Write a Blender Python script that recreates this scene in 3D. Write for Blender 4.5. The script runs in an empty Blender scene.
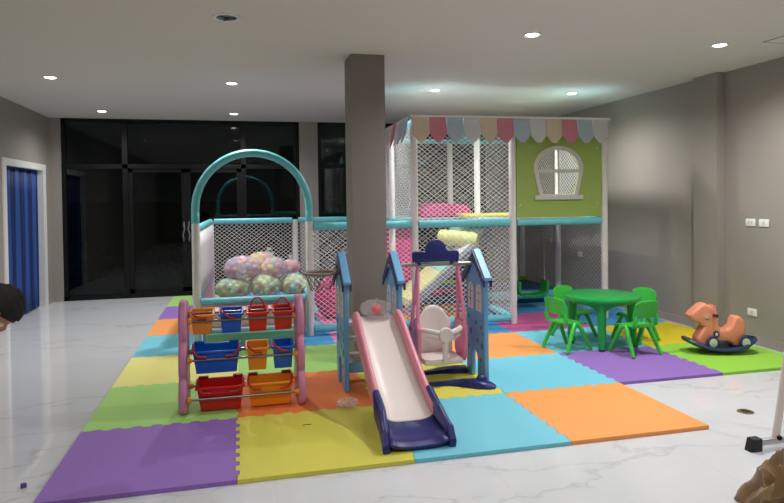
import bpy, bmesh, math, random
from mathutils import Vector, Matrix, Euler, noise
random.seed(7)
SC = bpy.context.scene
COL = SC.collection
PI = math.pi

# ------------------------------------------------------------------ camera
def setup_camera():
    yaw, pitch, roll = .240463, .017637, -.012354
    F = Vector((math.sin(yaw)*math.cos(pitch), math.cos(yaw)*math.cos(pitch), -math.sin(pitch)))
    R = Vector((math.cos(yaw), -math.sin(yaw), 0)); U = R.cross(F)
    cr, sr = math.cos(roll), math.sin(roll)
    R2 = R*cr + U*sr; U2 = U*cr - R*sr
    cam = bpy.data.cameras.new('camera'); o = bpy.data.objects.new('camera', cam); COL.objects.link(o)
    m = Matrix((R2, U2, -F)).transposed().to_4x4(); m.translation = Vector((1.0317, -3.4569, 1.5073))
    o.matrix_world = m
    cam.sensor_width = 36; cam.lens = 625.0*36/784; cam.shift_y = -41.6/784
    cam.clip_start = .05; cam.clip_end = 200
    SC.camera = o
setup_camera()

# ------------------------------------------------------------------ world, exposure
w = bpy.data.worlds.new('night'); SC.world = w; w.use_nodes = True
bg = w.node_tree.nodes['Background']; bg.inputs[0].default_value = (.012, .016, .022, 1); bg.inputs[1].default_value = .12
SC.view_settings.view_transform = 'Standard'; SC.view_settings.look = 'None'
SC.view_settings.gamma = 1; SC.view_settings.use_curve_mapping = False
SC.view_settings.exposure = 1.27
LAMP_W = 62.0          # watts of one ceiling downlight
SPREAD = 158           # cone in degrees
HC = 2.825             # ceiling height (mat tops are z = 0)
ZF = -.025             # marble floor

# ------------------------------------------------------------------ materials
def srgb(h):
    if isinstance(h, str):
        h = h.lstrip('#'); c = [int(h[i:i+2], 16)/255 for i in (0, 2, 4)]
    else: c = h
    return tuple((x/12.92 if x <= .04045 else ((x+.055)/1.055)**2.4) for x in c)
MATS = {}
def mat(name, col, rough=.5, metal=0, spec=.5, noise=0, nscale=20, bump=0, bscale=60, coat=0, trans=0, alpha=1, sheen=0):
    if name in MATS: return MATS[name]
    m = bpy.data.materials.new(name); m.use_nodes = True; MATS[name] = m
    nt = m.node_tree; b = nt.nodes['Principled BSDF']; c = srgb(col)
    b.inputs['Base Color'].default_value = (*c, 1); b.inputs['Roughness'].default_value = rough
    b.inputs['Metallic'].default_value = metal; b.inputs['Specular IOR Level'].default_value = spec
    b.inputs['Coat Weight'].default_value = coat; b.inputs['Transmission Weight'].default_value = trans
    b.inputs['Alpha'].default_value = alpha; b.inputs['Sheen Weight'].default_value = sheen
    tc = nt.nodes.new('ShaderNodeTexCoord')
    if noise:
        n = nt.nodes.new('ShaderNodeTexNoise'); n.inputs['Scale'].default_value = nscale; n.inputs['Detail'].default_value = 4
        r = nt.nodes.new('ShaderNodeValToRGB'); nt.links.new(tc.outputs['Object'], n.inputs['Vector']); nt.links.new(n.outputs['Fac'], r.inputs['Fac'])
        r.color_ramp.elements[0].position = .3; r.color_ramp.elements[1].position = .7
        r.color_ramp.elements[0].color = (*[x*(1-noise) for x in c], 1); r.color_ramp.elements[1].color = (*[min(1, x*(1+noise)) for x in c], 1)
        nt.links.new(r.outputs['Color'], b.inputs['Base Color'])
    if bump:
        n = nt.nodes.new('ShaderNodeTexNoise'); n.inputs['Scale'].default_value = bscale
        bp = nt.nodes.new('ShaderNodeBump'); bp.inputs['Strength'].default_value = bump; bp.inputs['Distance'].default_value = .01
        nt.links.new(tc.outputs['Object'], n.inputs['Vector']); nt.links.new(n.outputs['Fac'], bp.inputs['Height']); nt.links.new(bp.outputs['Normal'], b.inputs['Normal'])
    return m
def emit(name, col, s):
    m = bpy.data.materials.new(name); m.use_nodes = True; nt = m.node_tree; nt.nodes.clear()
    e = nt.nodes.new('ShaderNodeEmission'); e.inputs[0].default_value = (*srgb(col), 1); e.inputs[1].default_value = s
    o = nt.nodes.new('ShaderNodeOutputMaterial'); nt.links.new(e.outputs[0], o.inputs[0]); return m
def film(name, col, fac, rough=.15):
    """thin clear plastic: mostly see-through, some gloss and a little milky white"""
    m = bpy.data.materials.new(name); m.use_nodes = True; nt = m.node_tree; nt.nodes.clear()
    t = nt.nodes.new('ShaderNodeBsdfTransparent'); p = nt.nodes.new('ShaderNodeBsdfPrincipled')
    p.inputs['Base Color'].default_value = (*srgb(col), 1); p.inputs['Roughness'].default_value = rough
    x = nt.nodes.new('ShaderNodeMixShader'); x.inputs[0].default_value = fac
    tc = nt.nodes.new('ShaderNodeTexCoord'); n = nt.nodes.new('ShaderNodeTexNoise'); n.inputs['Scale'].default_value = 22
    bp = nt.nodes.new('ShaderNodeBump'); bp.inputs['Strength'].default_value = .9; bp.inputs['Distance'].default_value = .02
    nt.links.new(tc.outputs['Object'], n.inputs['Vector']); nt.links.new(n.outputs['Fac'], bp.inputs['Height']); nt.links.new(bp.outputs['Normal'], p.inputs['Normal'])
    o = nt.nodes.new('ShaderNodeOutputMaterial')
    nt.links.new(t.outputs[0], x.inputs[1]); nt.links.new(p.outputs[0], x.inputs[2]); nt.links.new(x.outputs[0], o.inputs[0]); return m

def marble():
    m = bpy.data.materials.new('polished white marble'); m.use_nodes = True; nt = m.node_tree; N = nt.nodes; L = nt.links
    b = N['Principled BSDF']; tc = N.new('ShaderNodeTexCoord')
    warp = N.new('ShaderNodeTexNoise'); warp.inputs['Scale'].default_value = 1.3; warp.inputs['Detail'].default_value = 6
    L.new(tc.outputs['Object'], warp.inputs['Vector'])
    mx = N.new('ShaderNodeMix'); mx.data_type = 'VECTOR'; mx.inputs[0].default_value = .35
    L.new(tc.outputs['Object'], mx.inputs[4]); L.new(warp.outputs['Color'], mx.inputs[5])
    v = N.new('ShaderNodeTexNoise'); v.inputs['Scale'].default_value = 1.1; v.inputs['Detail'].default_value = 7; v.inputs['Roughness'].default_value = .55
    mp = N.new('ShaderNodeMapping'); mp.inputs['Scale'].default_value = (.55, 1.6, 1); mp.inputs['Rotation'].default_value = (0, 0, .35)
    L.new(mx.outputs[1], mp.inputs[0]); L.new(mp.outputs[0], v.inputs['Vector'])
    a = N.new('ShaderNodeMath'); a.operation = 'SUBTRACT'; a.inputs[1].default_value = .5; L.new(v.outputs['Fac'], a.inputs[0])
    ab = N.new('ShaderNodeMath'); ab.operation = 'ABSOLUTE'; L.new(a.outputs[0], ab.inputs[0])
    r = N.new('ShaderNodeValToRGB'); L.new(ab.outputs[0], r.inputs['Fac'])
    e = r.color_ramp.elements; e[0].position = 0; e[0].color = (.58, .59, .62, 1); e[1].position = .010; e[1].color = (.69, .71, .74, 1)
    e2 = e.new(.10); e2.color = (.71, .73, .76, 1)
    br = N.new('ShaderNodeTexBrick'); br.offset = 0; br.inputs['Scale'].default_value = 1; br.inputs['Brick Width'].default_value = 1.2; br.inputs['Row Height'].default_value = 1.2
    br.inputs['Mortar Size'].default_value = .0018; br.inputs['Color1'].default_value = br.inputs['Color2'].default_value = (1, 1, 1, 1); br.inputs['Mortar'].default_value = (.86, .86, .86, 1)
    L.new(tc.outputs['Object'], br.inputs['Vector'])
    mul = N.new('ShaderNodeMix'); mul.data_type = 'RGBA'; mul.blend_type = 'MULTIPLY'; mul.inputs[0].default_value = 1
    L.new(r.outputs['Color'], mul.inputs[6]); L.new(br.outputs['Color'], mul.inputs[7]); L.new(mul.outputs[2], b.inputs['Base Color'])
    b.inputs['Roughness'].default_value = .06; b.inputs['Specular IOR Level'].default_value = .6
    return m
def foam(name, col):
    """EVA foam: fine raised lozenge grain"""
    m = bpy.data.materials.new(name); m.use_nodes = True; nt = m.node_tree; N = nt.nodes; L = nt.links
    b = N['Principled BSDF']; b.inputs['Base Color'].default_value = (*srgb(col), 1); b.inputs['Roughness'].default_value = .62; b.inputs['Specular IOR Level'].default_value = .3
    tc = N.new('ShaderNodeTexCoord'); mp = N.new('ShaderNodeMapping'); mp.inputs['Rotation'].default_value = (0, 0, PI/4); L.new(tc.outputs['Object'], mp.inputs[0])
    br = N.new('ShaderNodeTexBrick'); br.inputs['Scale'].default_value = 22; br.inputs['Mortar Size'].default_value = .06; br.inputs['Mortar Smooth'].default_value = .6
    br.inputs['Color1'].default_value = br.inputs['Color2'].default_value = (1, 1, 1, 1); br.inputs['Mortar'].default_value = (0, 0, 0, 1); L.new(mp.outputs[0], br.inputs['Vector'])
    bp = N.new('ShaderNodeBump'); bp.inputs['Strength'].default_value = .35; bp.inputs['Distance'].default_value = .004
    L.new(br.outputs['Color'], bp.inputs['Height']); L.new(bp.outputs['Normal'], b.inputs['Normal'])
    return m
def stripes(name, c1, c2, scale):
    m = bpy.data.materials.new(name); m.use_nodes = True; nt = m.node_tree; N = nt.nodes; L = nt.links; b = N['Principled BSDF']
    tc = N.new('ShaderNodeTexCoord'); wv = N.new('ShaderNodeTexWave'); wv.bands_direction = 'Y'; wv.inputs['Scale'].default_value = scale; wv.inputs['Distortion'].default_value = 0
    L.new(tc.outputs['Object'], wv.inputs['Vector']); r = N.new('ShaderNodeValToRGB'); r.color_ramp.elements[0].position = .35; r.color_ramp.elements[1].position = .65
    r.color_ramp.elements[0].color = (*srgb(c1), 1); r.color_ramp.elements[1].color = (*srgb(c2), 1); L.new(wv.outputs['Fac'], r.inputs['Fac']); L.new(r.outputs['Color'], b.inputs['Base Color'])
    b.inputs['Roughness'].default_value = .7; return m

# ------------------------------------------------------------------ mesh helpers
class MB:
    def __init__(s): s.bm = bmesh.new()
    def xf(s, vs, m):
        if m is not None: bmesh.ops.transform(s.bm, matrix=m, verts=vs)
        return s
    def box(s, x0, x1, y0, y1, z0, z1, m=None, bev=0, seg=2):
        g = bmesh.ops.create_cube(s.bm, size=1)['verts']
        bmesh.ops.scale(s.bm, vec=(x1-x0, y1-y0, z1-z0), verts=g); bmesh.ops.translate(s.bm, vec=((x0+x1)/2, (y0+y1)/2, (z0+z1)/2), verts=g)
        if bev:
            ed = list({e for v in g for e in v.link_edges}); r = bmesh.ops.bevel(s.bm, geom=ed, offset=bev, segments=seg, profile=.5, affect='EDGES')
            g = list({v for f in r['faces'] for v in f.verts} | {v for v in g if v.is_valid})
        return s.xf(g, m)
    def prism(s, pts, axis, a, b, m=None, bev=0, seg=2):
        """polygon pts (2D) extruded from a to b along axis 'x','y' or 'z' (2D order: yz, xz, xy)"""
        def P(p, t): return {'x': (t, p[0], p[1]), 'y': (p[0], t, p[1]), 'z': (p[0], p[1], t)}[axis]
        A = [s.bm.verts.new(P(p, a)) for p in pts]; B = [s.bm.verts.new(P(p, b)) for p in pts]; n = len(pts)
        fa = s.bm.faces.new(A); fb = s.bm.faces.new(B[::-1]); fs = [s.bm.faces.new((A[i], B[i], B[(i+1) % n], A[(i+1) % n])) for i in range(n)]
        bmesh.ops.recalc_face_normals(s.bm, faces=[fa, fb]+fs)
        vs = A+B
        if bev:
            r = bmesh.ops.bevel(s.bm, geom=list(fa.edges)+list(fb.edges), offset=bev, segments=seg, profile=.5, affect='EDGES')
            vs = list({v for f in r['faces'] for v in f.verts} | {v for v in vs if v.is_valid})
        return s.xf(vs, m)
    def lathe(s, prof, n=32, m=None, cap=True):
        rings = []
        for r, z in prof: rings.append([s.bm.verts.new((r*math.cos(2*PI*i/n), r*math.sin(2*PI*i/n), z)) for i in range(n)])
        for a, b in zip(rings, rings[1:]):
            for i in range(n): s.bm.faces.new((a[i], a[(i+1) % n], b[(i+1) % n], b[i]))
        if cap:
            s.bm.faces.new(rings[0][::-1]); s.bm.faces.new(rings[-1])
        return s.xf([v for q in rings for v in q], m)
    def tube(s, pts, r, n=10, closed=False, m=None, cap=True):
        pts = [Vector(p) for p in pts]; k = len(pts); rs = r if isinstance(r, (list, tuple)) else [r]*k
        rings = []; up = None
        for i, p in enumerate(pts):
            if closed: t = (pts[(i+1) % k]-pts[i-1]).normalized()
            else: t = (pts[min(i+1, k-1)]-pts[max(i-1, 0)]).normalized()
            if up is None:
                up = Vector((0, 0, 1)) if abs(t.z) < .9 else Vector((1, 0, 0))
            u = (up - t*up.dot(t)).normalized(); v = t.cross(u); up = u
            rings.append([s.bm.verts.new(p+(u*math.cos(2*PI*j/n)+v*math.sin(2*PI*j/n))*rs[i]) for j in range(n)])
        pairs = list(zip(rings, rings[1:]))+([(rings[-1], rings[0])] if closed else [])
        for a, b in pairs:
            for j in range(n): s.bm.faces.new((a[j], a[(j+1) % n], b[(j+1) % n], b[j]))
        if cap and not closed: s.bm.faces.new(rings[0][::-1]); s.bm.faces.new(rings[-1])
        return s.xf([v for q in rings for v in q], m)
    def ball(s, c, r, sub=2, sc=(1, 1, 1), m=None):
        g = bmesh.ops.create_icosphere(s.bm, subdivisions=sub, radius=r)['verts']
        bmesh.ops.scale(s.bm, vec=sc, verts=g); bmesh.ops.translate(s.bm, vec=c, verts=g); return s.xf(g, m)
    def grid(s, f, nu, nv, flip=False):
        """surface from f(u,v), u,v in 0..1"""
        V = [[s.bm.verts.new(f(i/nu, j/nv)) for j in range(nv+1)] for i in range(nu+1)]
        for i in range(nu):
            for j in range(nv):
                q = (V[i][j], V[i+1][j], V[i+1][j+1], V[i][j+1]); s.bm.faces.new(q[::-1] if flip else q)
        return s
    def build(s, name, material, parent=None, smooth=True, angle=35, bevel=0, seg=2, solid=0, sub=0, loc=None, off=0):
        me = bpy.data.meshes.new(name); bmesh.ops.recalc_face_normals(s.bm, faces=s.bm.faces) if not solid else None
        s.bm.to_mesh(me); s.bm.free()
        me.materials.append(material); o = bpy.data.objects.new(name, me); COL.objects.link(o)
        if parent: o.parent = parent
        if loc: o.location = loc
        if solid: md = o.modifiers.new('thick', 'SOLIDIFY'); md.thickness = solid; md.offset = off
        if bevel: md = o.modifiers.new('bevel', 'BEVEL'); md.width = bevel; md.segments = seg; md.limit_method = 'ANGLE'; md.angle_limit = math.radians(40)
        if sub: md = o.modifiers.new('sub', 'SUBSURF'); md.levels = md.render_levels = sub
        if smooth:
            me.shade_smooth()
            if not sub:
                me.set_sharp_from_angle(angle=math.radians(angle))
        return o
def tag(o, label=None, cat=None, group=None, kind=None):
    if label: o['label'] = label
    if cat: o['category'] = cat
    if group: o['group'] = group
    if kind: o['kind'] = kind
    return o
def thing(name, label, cat, loc=(0, 0, 0), rz=0, group=None):
    o = bpy.data.objects.new(name, None); COL.objects.link(o); o.location = loc; o.rotation_euler = (0, 0, rz); o.empty_display_size = .1
    return tag(o, label, cat, group)
def copy_tree(o, parent=None, kids=None):
    c = o.copy(); COL.objects.link(c); c.parent = parent
    for ch in [x for x in KIDS(o)]: copy_tree(ch, c)
    return c
def KIDS(o): return [x for x in bpy.data.objects if x.parent == o]
def struct(o): o['kind'] = 'structure'; return o
def T(x=0, y=0, z=0, rx=0, ry=0, rz=0, s=1): return Matrix.Translation((x, y, z)) @ Euler((rx, ry, rz)).to_matrix().to_4x4() @ Matrix.Scale(s, 4)

# ------------------------------------------------------------------ setting
M_wall = mat('taupe wall paint', '#9c948d', .6, bump=.05, bscale=120)
M_ceil = mat('white ceiling paint', '#dcd6d0', .8)
M_marble = marble()
M_white = mat('white painted trim', '#e8e8e6', .4)
M_black = mat('black aluminium frame', '#08090a', .45, spec=.3)
M_dark = mat('outside paving', '#151817', .9)
X0, X1, Y0, Y1 = -1.785, 6.134, -6.5, 7.18
struct(MB().box(X0-.15, X1+.15, Y0-.15, Y1+.1, ZF-.15, ZF).build('floor', M_marble))
struct(MB().box(X0-.15, X1+.15, Y0-.15, Y1+.15, HC, HC+.15).build('ceiling', M_ceil))
struct(MB().box(X1, X1+.15, Y0-.15, Y1+.15, ZF, HC).build('wall_right', M_wall))
struct(MB().box(X0-.15, X1+.15, Y0-.15, Y0, ZF, HC).build('wall_front', M_wall))
# left wall with doorway y 5.2..6.8, z to 2.03
b = MB(); b.box(X0-.15, X0, Y0, 5.22, ZF, HC); b.box(X0-.15, X0, 6.84, Y1, ZF, HC); b.box(X0-.15, X0, 5.22, 6.84, 2.03, HC); struct(b.build('wall_left', M_wall))
# back wall: return strip, middle pier, right pier
b = MB(); b.box(X0-.15, -1.63, Y1, Y1+.15, ZF, HC); b.box(2.04, 2.35, Y1-.02, Y1+.15, ZF, HC); b.box(5.4, X1, Y1, Y1+.15, ZF, HC); struct(b.build('wall_back', M_wall))
struct(MB().box(6.03, X1, 2.24, 2.6, ZF, HC).build('wall_right_pier', M_wall))
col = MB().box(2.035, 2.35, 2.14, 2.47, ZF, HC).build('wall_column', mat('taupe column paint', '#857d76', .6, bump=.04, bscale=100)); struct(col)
# white door frame and blue striped curtain
b = MB()
for y0, y1 in ((5.14, 5.24), (6.74, 6.88)): b.box(X0-.16, X0+.02, y0, y1, ZF, 2.08)
b.box(X0-.16, X0+.02, 5.24, 6.74, 1.99, 2.08)
struct(b.build('door_1', M_white))
def curt(u, v):
    y = 5.24+u*1.5; return (X0-.06+.018*math.sin(u*75)+.006*math.sin(u*31+v*3), y, ZF+.02+v*2.0)
cu = MB().grid(curt, 160, 6).build('door_curtain', stripes('blue striped cloth', '#08215e', '#234f98', 3.4), solid=.004)
tag(cu, 'dark blue striped curtain hanging in the white-framed left doorway', 'curtain')
struct(MB().box(X0-.9, X0-.75, 4.6, 7.4, ZF, HC).build('wall_passage', M_wall))
struct(MB().box(X0-.9, X0-.15, 4.6, 7.4, ZF-.15, ZF).build('floor_passage', M_marble))
b = MB(); b.box(X0, X0+.012, Y0, 5.14, ZF, ZF+.09); b.box(X0, X0+.012, 6.88, Y1, ZF, ZF+.09); b.box(X0, -1.63, Y1-.012, Y1, ZF, ZF+.09); struct(b.build('baseboard_left', M_wall, bevel=.002))
b = MB(); b.box(X1-.012, X1, Y0, 2.24, ZF, ZF+.09); b.box(X1-.012, X1, 2.6, Y1, ZF, ZF+.09); b.box(6.018, 6.03, 2.24, 2.6, ZF, ZF+.09); struct(b.build('baseboard_right', M_wall, bevel=.002))

def pane_mat():
    m = bpy.data.materials.new('tinted window glass'); m.use_nodes = True; nt = m.node_tree; nt.nodes.clear()
    t = nt.nodes.new('ShaderNodeBsdfTransparent'); t.inputs[0].default_value = (.40, .46, .43, 1)
    g = nt.nodes.new('ShaderNodeBsdfGlossy'); g.inputs['Roughness'].default_value = .01; g.inputs[0].default_value = (.9, .95, .95, 1)
    f = nt.nodes.new('ShaderNodeFresnel'); f.inputs[0].default_value = 1.5
    a = nt.nodes.new('ShaderNodeMath'); a.operation = 'MULTIPLY'; a.inputs[1].default_value = .85; nt.links.new(f.outputs[0], a.inputs[0])
    x = nt.nodes.new('ShaderNodeMixShader'); nt.links.new(a.outputs[0], x.inputs[0]); nt.links.new(t.outputs[0], x.inputs[1]); nt.links.new(g.outputs[0], x.inputs[2])
    o = nt.nodes.new('ShaderNodeOutputMaterial'); nt.links.new(x.outputs[0], o.inputs[0]); return m
M_glass = pane_mat()
def glazed(name, xa, xb, mull, doors):
    f = MB(); y0, y1 = Y1+.01, Y1+.09
    f.box(xa, xa+.06, y0, y1, ZF, HC); f.box(xb-.06, xb, y0, y1, ZF, HC); f.box(xa, xb, y0, y1, HC-.05, HC); f.box(xa, xb, y0, y1, ZF, ZF+.07)
    f.box(xa, xb, y0-.01, y1, 2.04, 2.11)
    for x in mull: f.box(x-.04, x+.04, y0-.01, y1, ZF, HC)
    fr = f.build(name, M_black); struct(fr)
    d = MB()
    for x0, x1 in doors:
        d.box(x0, x0+.07, y0+.01, y1-.01, ZF+.07, 2.04); d.box(x1-.07, x1, y0+.01, y1-.01, ZF+.07, 2.04); d.box(x0, x1, y0+.01, y1-.01, 1.98, 2.04); d.box(x0, x1, y0+.01, y1-.01, ZF+.07, ZF+.14)
    if doors: d.build('door_leaf_frame', M_black, fr)
    MB().box(xa+.05, xb-.05, Y1+.05, Y1+.056, ZF+.05, HC-.04).build('glass_pane', M_glass, fr)
    return fr
w1 = glazed('window_1', -1.63, 2.04, (-.71, 1.12), ((-.67, .205), (.205, 1.08)))
w2 = glazed('window_2', 2.35, 5.4, (3.4, 4.4), ())
# pull handles on the double doors
M_steel = mat('brushed steel', '#b9b9ba', .28, 1)
b = MB()
for x, s in ((.165, -1), (.245, 1)):
    b.tube([(x, Y1+.02, .86), (x, Y1-.03, .89), (x+s*.012, Y1-.045, .97), (x-s*.012, Y1-.045, 1.06), (x, Y1-.03, 1.14), (x, Y1+.02, 1.17)], .011, 8)
b.build('door_handle', M_steel, w1)
MB().box(.16, .20, Y1-.0, Y1+.03, .70, .80, bev=.004).build('door_lock', mat('black lock', '#151515', .3), w1)
# outside
struct(MB().box(-9, 14, Y1+.15, 22, ZF-.2, ZF-.05).build('ground_outside', M_dark))
struct(MB().box(-9, 14, 13.4, 13.6, ZF-.2, 1.5).build('wall_garden', mat('dark garden wall', '#121516', .9)))
M_leaf = mat('dark garden leaves', '#3f5f38', .55, noise=.35, nscale=8)
for k, (x, y, hgt, rad, lab) in enumerate([(-2.0, 9.2, .95, .7, 'dark leafy garden bush outside the left fixed window pane'), (.2, 9.6, 1.1, .9, 'dark leafy garden bush outside the glass double doors'), (3.0, 10.2, 1.6, .9, 'dark leafy garden bush outside the window right of the column')]):
    b = MB(); rr = random.Random(k)
    for i in range(900):
        a = rr.uniform(0, 2*PI); q = rad*math.sqrt(rr.random()); z = hgt*rr.random()**.7*(1.05-.4*q/rad)
        c = Vector((q*math.cos(a), q*math.sin(a)*.6, z)); d = Vector((rr.uniform(-1, 1), rr.uniform(-1, 1), rr.uniform(-.3, .8))).normalized()*rr.uniform(.06, .12); e = d.cross(Vector((rr.uniform(-1, 1), rr.uniform(-1, 1), rr.uniform(-1, 1)))).normalized()*.022
        vs = [b.bm.verts.new(c), b.bm.verts.new(c+d*.5+e), b.bm.verts.new(c+d), b.bm.verts.new(c+d*.5-e)]; b.bm.faces.new(vs)
    t = thing('garden_bush', lab, 'bush', (x, y, ZF-.05), group='bushes outside the windows'); b.build('foliage', M_leaf, t, smooth=False)
    s = MB()
    for i in range(6): s.tube([(.04*i-.1, 0, 0), (.12*i-.3, .05*i-.1, hgt*.7)], .014, 5)
    s.build('stem', mat('bush stem', '#4a3c2c', .8), t)

# ceiling downlights
M_lamp = emit('lamp diffuser', '#fff8ee', 14)
def downlight(x, y, lab, on=True, power=1.0):
    t = thing('ceiling_downlight', lab, 'ceiling light', (x, y, HC-.012), group='recessed ceiling downlights')
    MB().lathe([(.052, .012), (.052, .004), (.066, 0), (.074, .003), (.075, .012)], 28, cap=False).build('trim_ring', M_white, t)
    if not on: t.scale = (1.35, 1.35, 1)
    if on:
        MB().lathe([(.053, .006), (.053, .008)], 28).build('diffuser', M_lamp, t)
        l = bpy.data.lights.new('downlight_lamp', 'SPOT'); l.energy = LAMP_W*power; l.spot_size = math.radians(SPREAD); l.spot_blend = .9; l.shadow_soft_size = .05; l.color = (1, .985, .965)
        lo = bpy.data.objects.new('downlight_lamp', l); COL.objects.link(lo); lo.parent = t; lo.location = (0, 0, -.008)
    else:
        MB().lathe([(.053, .003), (.053, .01)], 28).build('reflector', mat('dull steel reflector', '#77787a', .3, .8), t)
        b = MB(); b.ball((0, 0, .002), .018, 2, (1, 1, .6))
        for k in range(3): a = k*2*PI/3+.3; b.box(-.004, .004, 0, .05, -.002, .004, m=T(rz=a))
        b.build('dark_bulb', mat('dark bulb', '#222222', .4), t)
for x, y, lab, on, pw in [(-.86, 3.76, 'lit ceiling downlight at the far left of the ceiling, above open marble', 1, .6), (-.86, 6.3, 'lit ceiling downlight nearest the left doorway and black window frame', 1, .65),
        (.98, 3.78, 'lit ceiling downlight above the teal arch, nearer of the pair', 1, .9), (.98, 6.3, 'lit ceiling downlight above the teal arch, closest to the dark glass', 1, .8),
        (.97, 1.19, 'unlit ceiling downlight with dark centre near the top of the photo', 0, 0), (3.36, 1.2, 'lit ceiling downlight right of the square column, above the swing', 1, 1.1),
        (5.15, 1.2, 'lit ceiling downlight nearest the right wall pier', 1, 1.1), (3.37, 3.82, 'lit ceiling downlight above the netted part of the play frame', 1, 1.1),
        (5.17, 3.74, 'lit ceiling downlight above the green play-house panel', 1, 1.1)]:
    downlight(x, y, lab, on, pw)
for x in (-.86, .98, 3.36, 5.15): downlight(x, -1.4, 'lit ceiling downlight behind the camera side of the room', 1, .45)
for x in (-.86, .98, 3.36, 5.15): downlight(x, -4.0, 'lit ceiling downlight behind the camera side of the room', 1, .3)
b = MB(); b.box(0, .5, 0, .006, -.004, 0); b.box(0, .5, .494, .5, -.004, 0); b.box(0, .006, 0, .5, -.004, 0); b.box(.494, .5, 0, .5, -.004, 0)
hat = thing('ceiling_hatch', 'flush white access hatch in the ceiling at the upper right edge', 'ceiling hatch', (5.46, .55, HC))
MB().box(.006, .494, .006, .494, -.003, 0).build('panel', M_ceil, hat); b.build('edge_frame', mat('hatch shadow gap', '#6c6864', .6), hat)

# wall sockets
M_sock = mat('white socket plastic', '#efefec', .35)
def socket(y, z, lab, holes):
    t = thing('wall_socket', lab, 'socket', (X1, y, z)); MB().box(-.012, 0, -.06, .06, -.038, .038, bev=.004).build('plate', M_sock, t)
    b = MB()
    for yy in holes:
        b.box(-.0135, -.0118, yy-.012, yy+.012, -.016, .016)
    b.build('insert', mat('socket grey', '#c9c9c4', .4), t)
socket(1.89, 1.22, 'white wall socket, left one of the upper pair on the right wall', (-.02, .02)); socket(1.72, 1.22, 'white wall socket, right one of the upper pair on the right wall', (0,))
socket(1.87, .30, 'white wall socket low on the right wall behind the rocking horse', (0,))
socket(5.2, .62, 'small white wall socket seen through the net under the play house', (0,))

# ------------------------------------------------------------------ foam tiles
PAL = dict(purple='#9670c0', yellow='#d9d258', cyan='#78cbe0', orange='#f7a55c', lime='#a8d878', blue='#4c9fd8', magenta='#d868a6', paleyellow='#ebe68a', pink='#e88fc0', skyblue='#86c4ee', deeporange='#f08444', brightyellow='#e6cf2c', brightlime='#9bd84c')
FM = {k: foam('foam '+k, v) for k, v in PAL.items()}
rows = [['purple', 'yellow', 'cyan', 'orange'], ['lime', 'deeporange', 'yellow', 'cyan', 'purple', 'brightlime'], ['paleyellow', 'lime', 'purple', 'orange', 'cyan', 'brightyellow'],
        ['cyan', 'blue', 'pink', 'blue', 'magenta', 'blue'], ['orange', 'skyblue', 'magenta', 'orange', 'blue', 'skyblue'], ['purple', 'pink', 'cyan', 'purple', 'magenta'], ['lime', 'blue', 'purple', 'yellow', 'blue']]
WHERE = {(0, 0): 'at the near left corner of the play mat', (1, 0): 'on the near edge, left of the slide foot', (2, 0): 'on the near edge, right of the slide foot', (3, 0): 'at the near right corner of the play mat',
 (0, 1): 'under the left side of the bin rack', (1, 1): 'between the bin rack and the slide', (2, 1): 'under the swing set foot', (3, 1): 'between the blue swing house panel and the green table', (4, 1): 'in front of the round green table', (5, 1): 'under the rocking horse',
 (0, 2): 'on the left mat edge behind the bin rack', (1, 2): 'behind the bin rack, left of the column', (2, 2): 'under the back of the swing', (3, 2): 'right behind the blue swing house panel', (4, 2): 'under the round green table', (5, 2): 'behind the green chairs beside the right wall',
 (0, 3): 'on the left mat edge in front of the arch post', (1, 3): 'at the foot of the right arch post', (2, 3): 'below the front net near the column', (3, 3): 'at the foot of the middle netted post', (4, 3): 'in front of the low padded bar below the green panel', (5, 3): 'at the right wall behind the yellow tile',
 (0, 4): 'on the left mat edge beside the ball pit', (1, 4): 'inside the netted bay right of the ball pit', (0, 5): 'on the left mat edge, second from the glass doors', (0, 6): 'at the far left mat corner by the glass doors'}
NT = 16
def edge_profile(i, j, hor):
    """wave offset list of a shared edge: identical for both tiles that meet there"""
    out = []
    for k in range(NT):
        a = .012*(1 if k % 2 else -1)
        t0 = (k+.0)/NT; t1 = (k+1.0)/NT; e = .10/NT
        if k == 0 or k == NT-1: a = 0
        out += [(t0+e, a), (t1-e, a)]
    return out
have = {(i, j) for j, r in enumerate(rows) for i in range(len(r))}
for j, r in enumerate(rows):
    for i, c in enumerate(r):
        pts = []
        def seg(p0, p1, nrm, nb, i=i, j=j):
            res = [p0]
            if nb in have:
                for t, a in edge_profile(0, 0, 0): res.append((p0[0]+(p1[0]-p0[0])*t+nrm[0]*a, p0[1]+(p1[1]-p0[1])*t+nrm[1]*a))
            return res
        g = .0012
        # profile must be symmetric in t so both sides agree; a is measured along +x / +y
        pts += seg((g, g), (1-g, g), (0, 1), (i, j-1)); pts += seg((1-g, g), (1-g, 1-g), (1, 0), (i+1, j))
        rev = lambda lst: lst
        top = seg((g, 1-g), (1-g, 1-g), (0, 1), (i, j+1))+[(1-g, 1-g)]; pts += top[::-1][:-1]
        lef = seg((g, g), (g, 1-g), (1, 0), (i-1, j))+[(g, 1-g)]; pts += lef[::-1][:-1]
        X1b = min(1, 6.06-i)
        b = MB(); b.prism(pts, 'z', ZF, 0)
        o = b.build('foam_mat_tile', FM[c], smooth=False, bevel=.0015, seg=1, loc=(i, j, 0))
        cn = {'paleyellow': 'pale yellow', 'skyblue': 'sky blue', 'deeporange': 'deep orange', 'brightyellow': 'bright yellow', 'brightlime': 'bright lime'}.get(c, c)
        tag(o, cn+' foam mat tile '+WHERE.get((i, j), 'in the %s row from the glass,' % {3: 'fourth', 4: 'third', 5: 'second', 6: 'first'}.get(j, '')+{2: ' behind column', 3: ' mid deck', 4: ' under green panel', 5: ' by right wall', 1: ' under pit'}.get(i, '')), 'foam mat tile', 'interlocking foam floor tiles')

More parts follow.
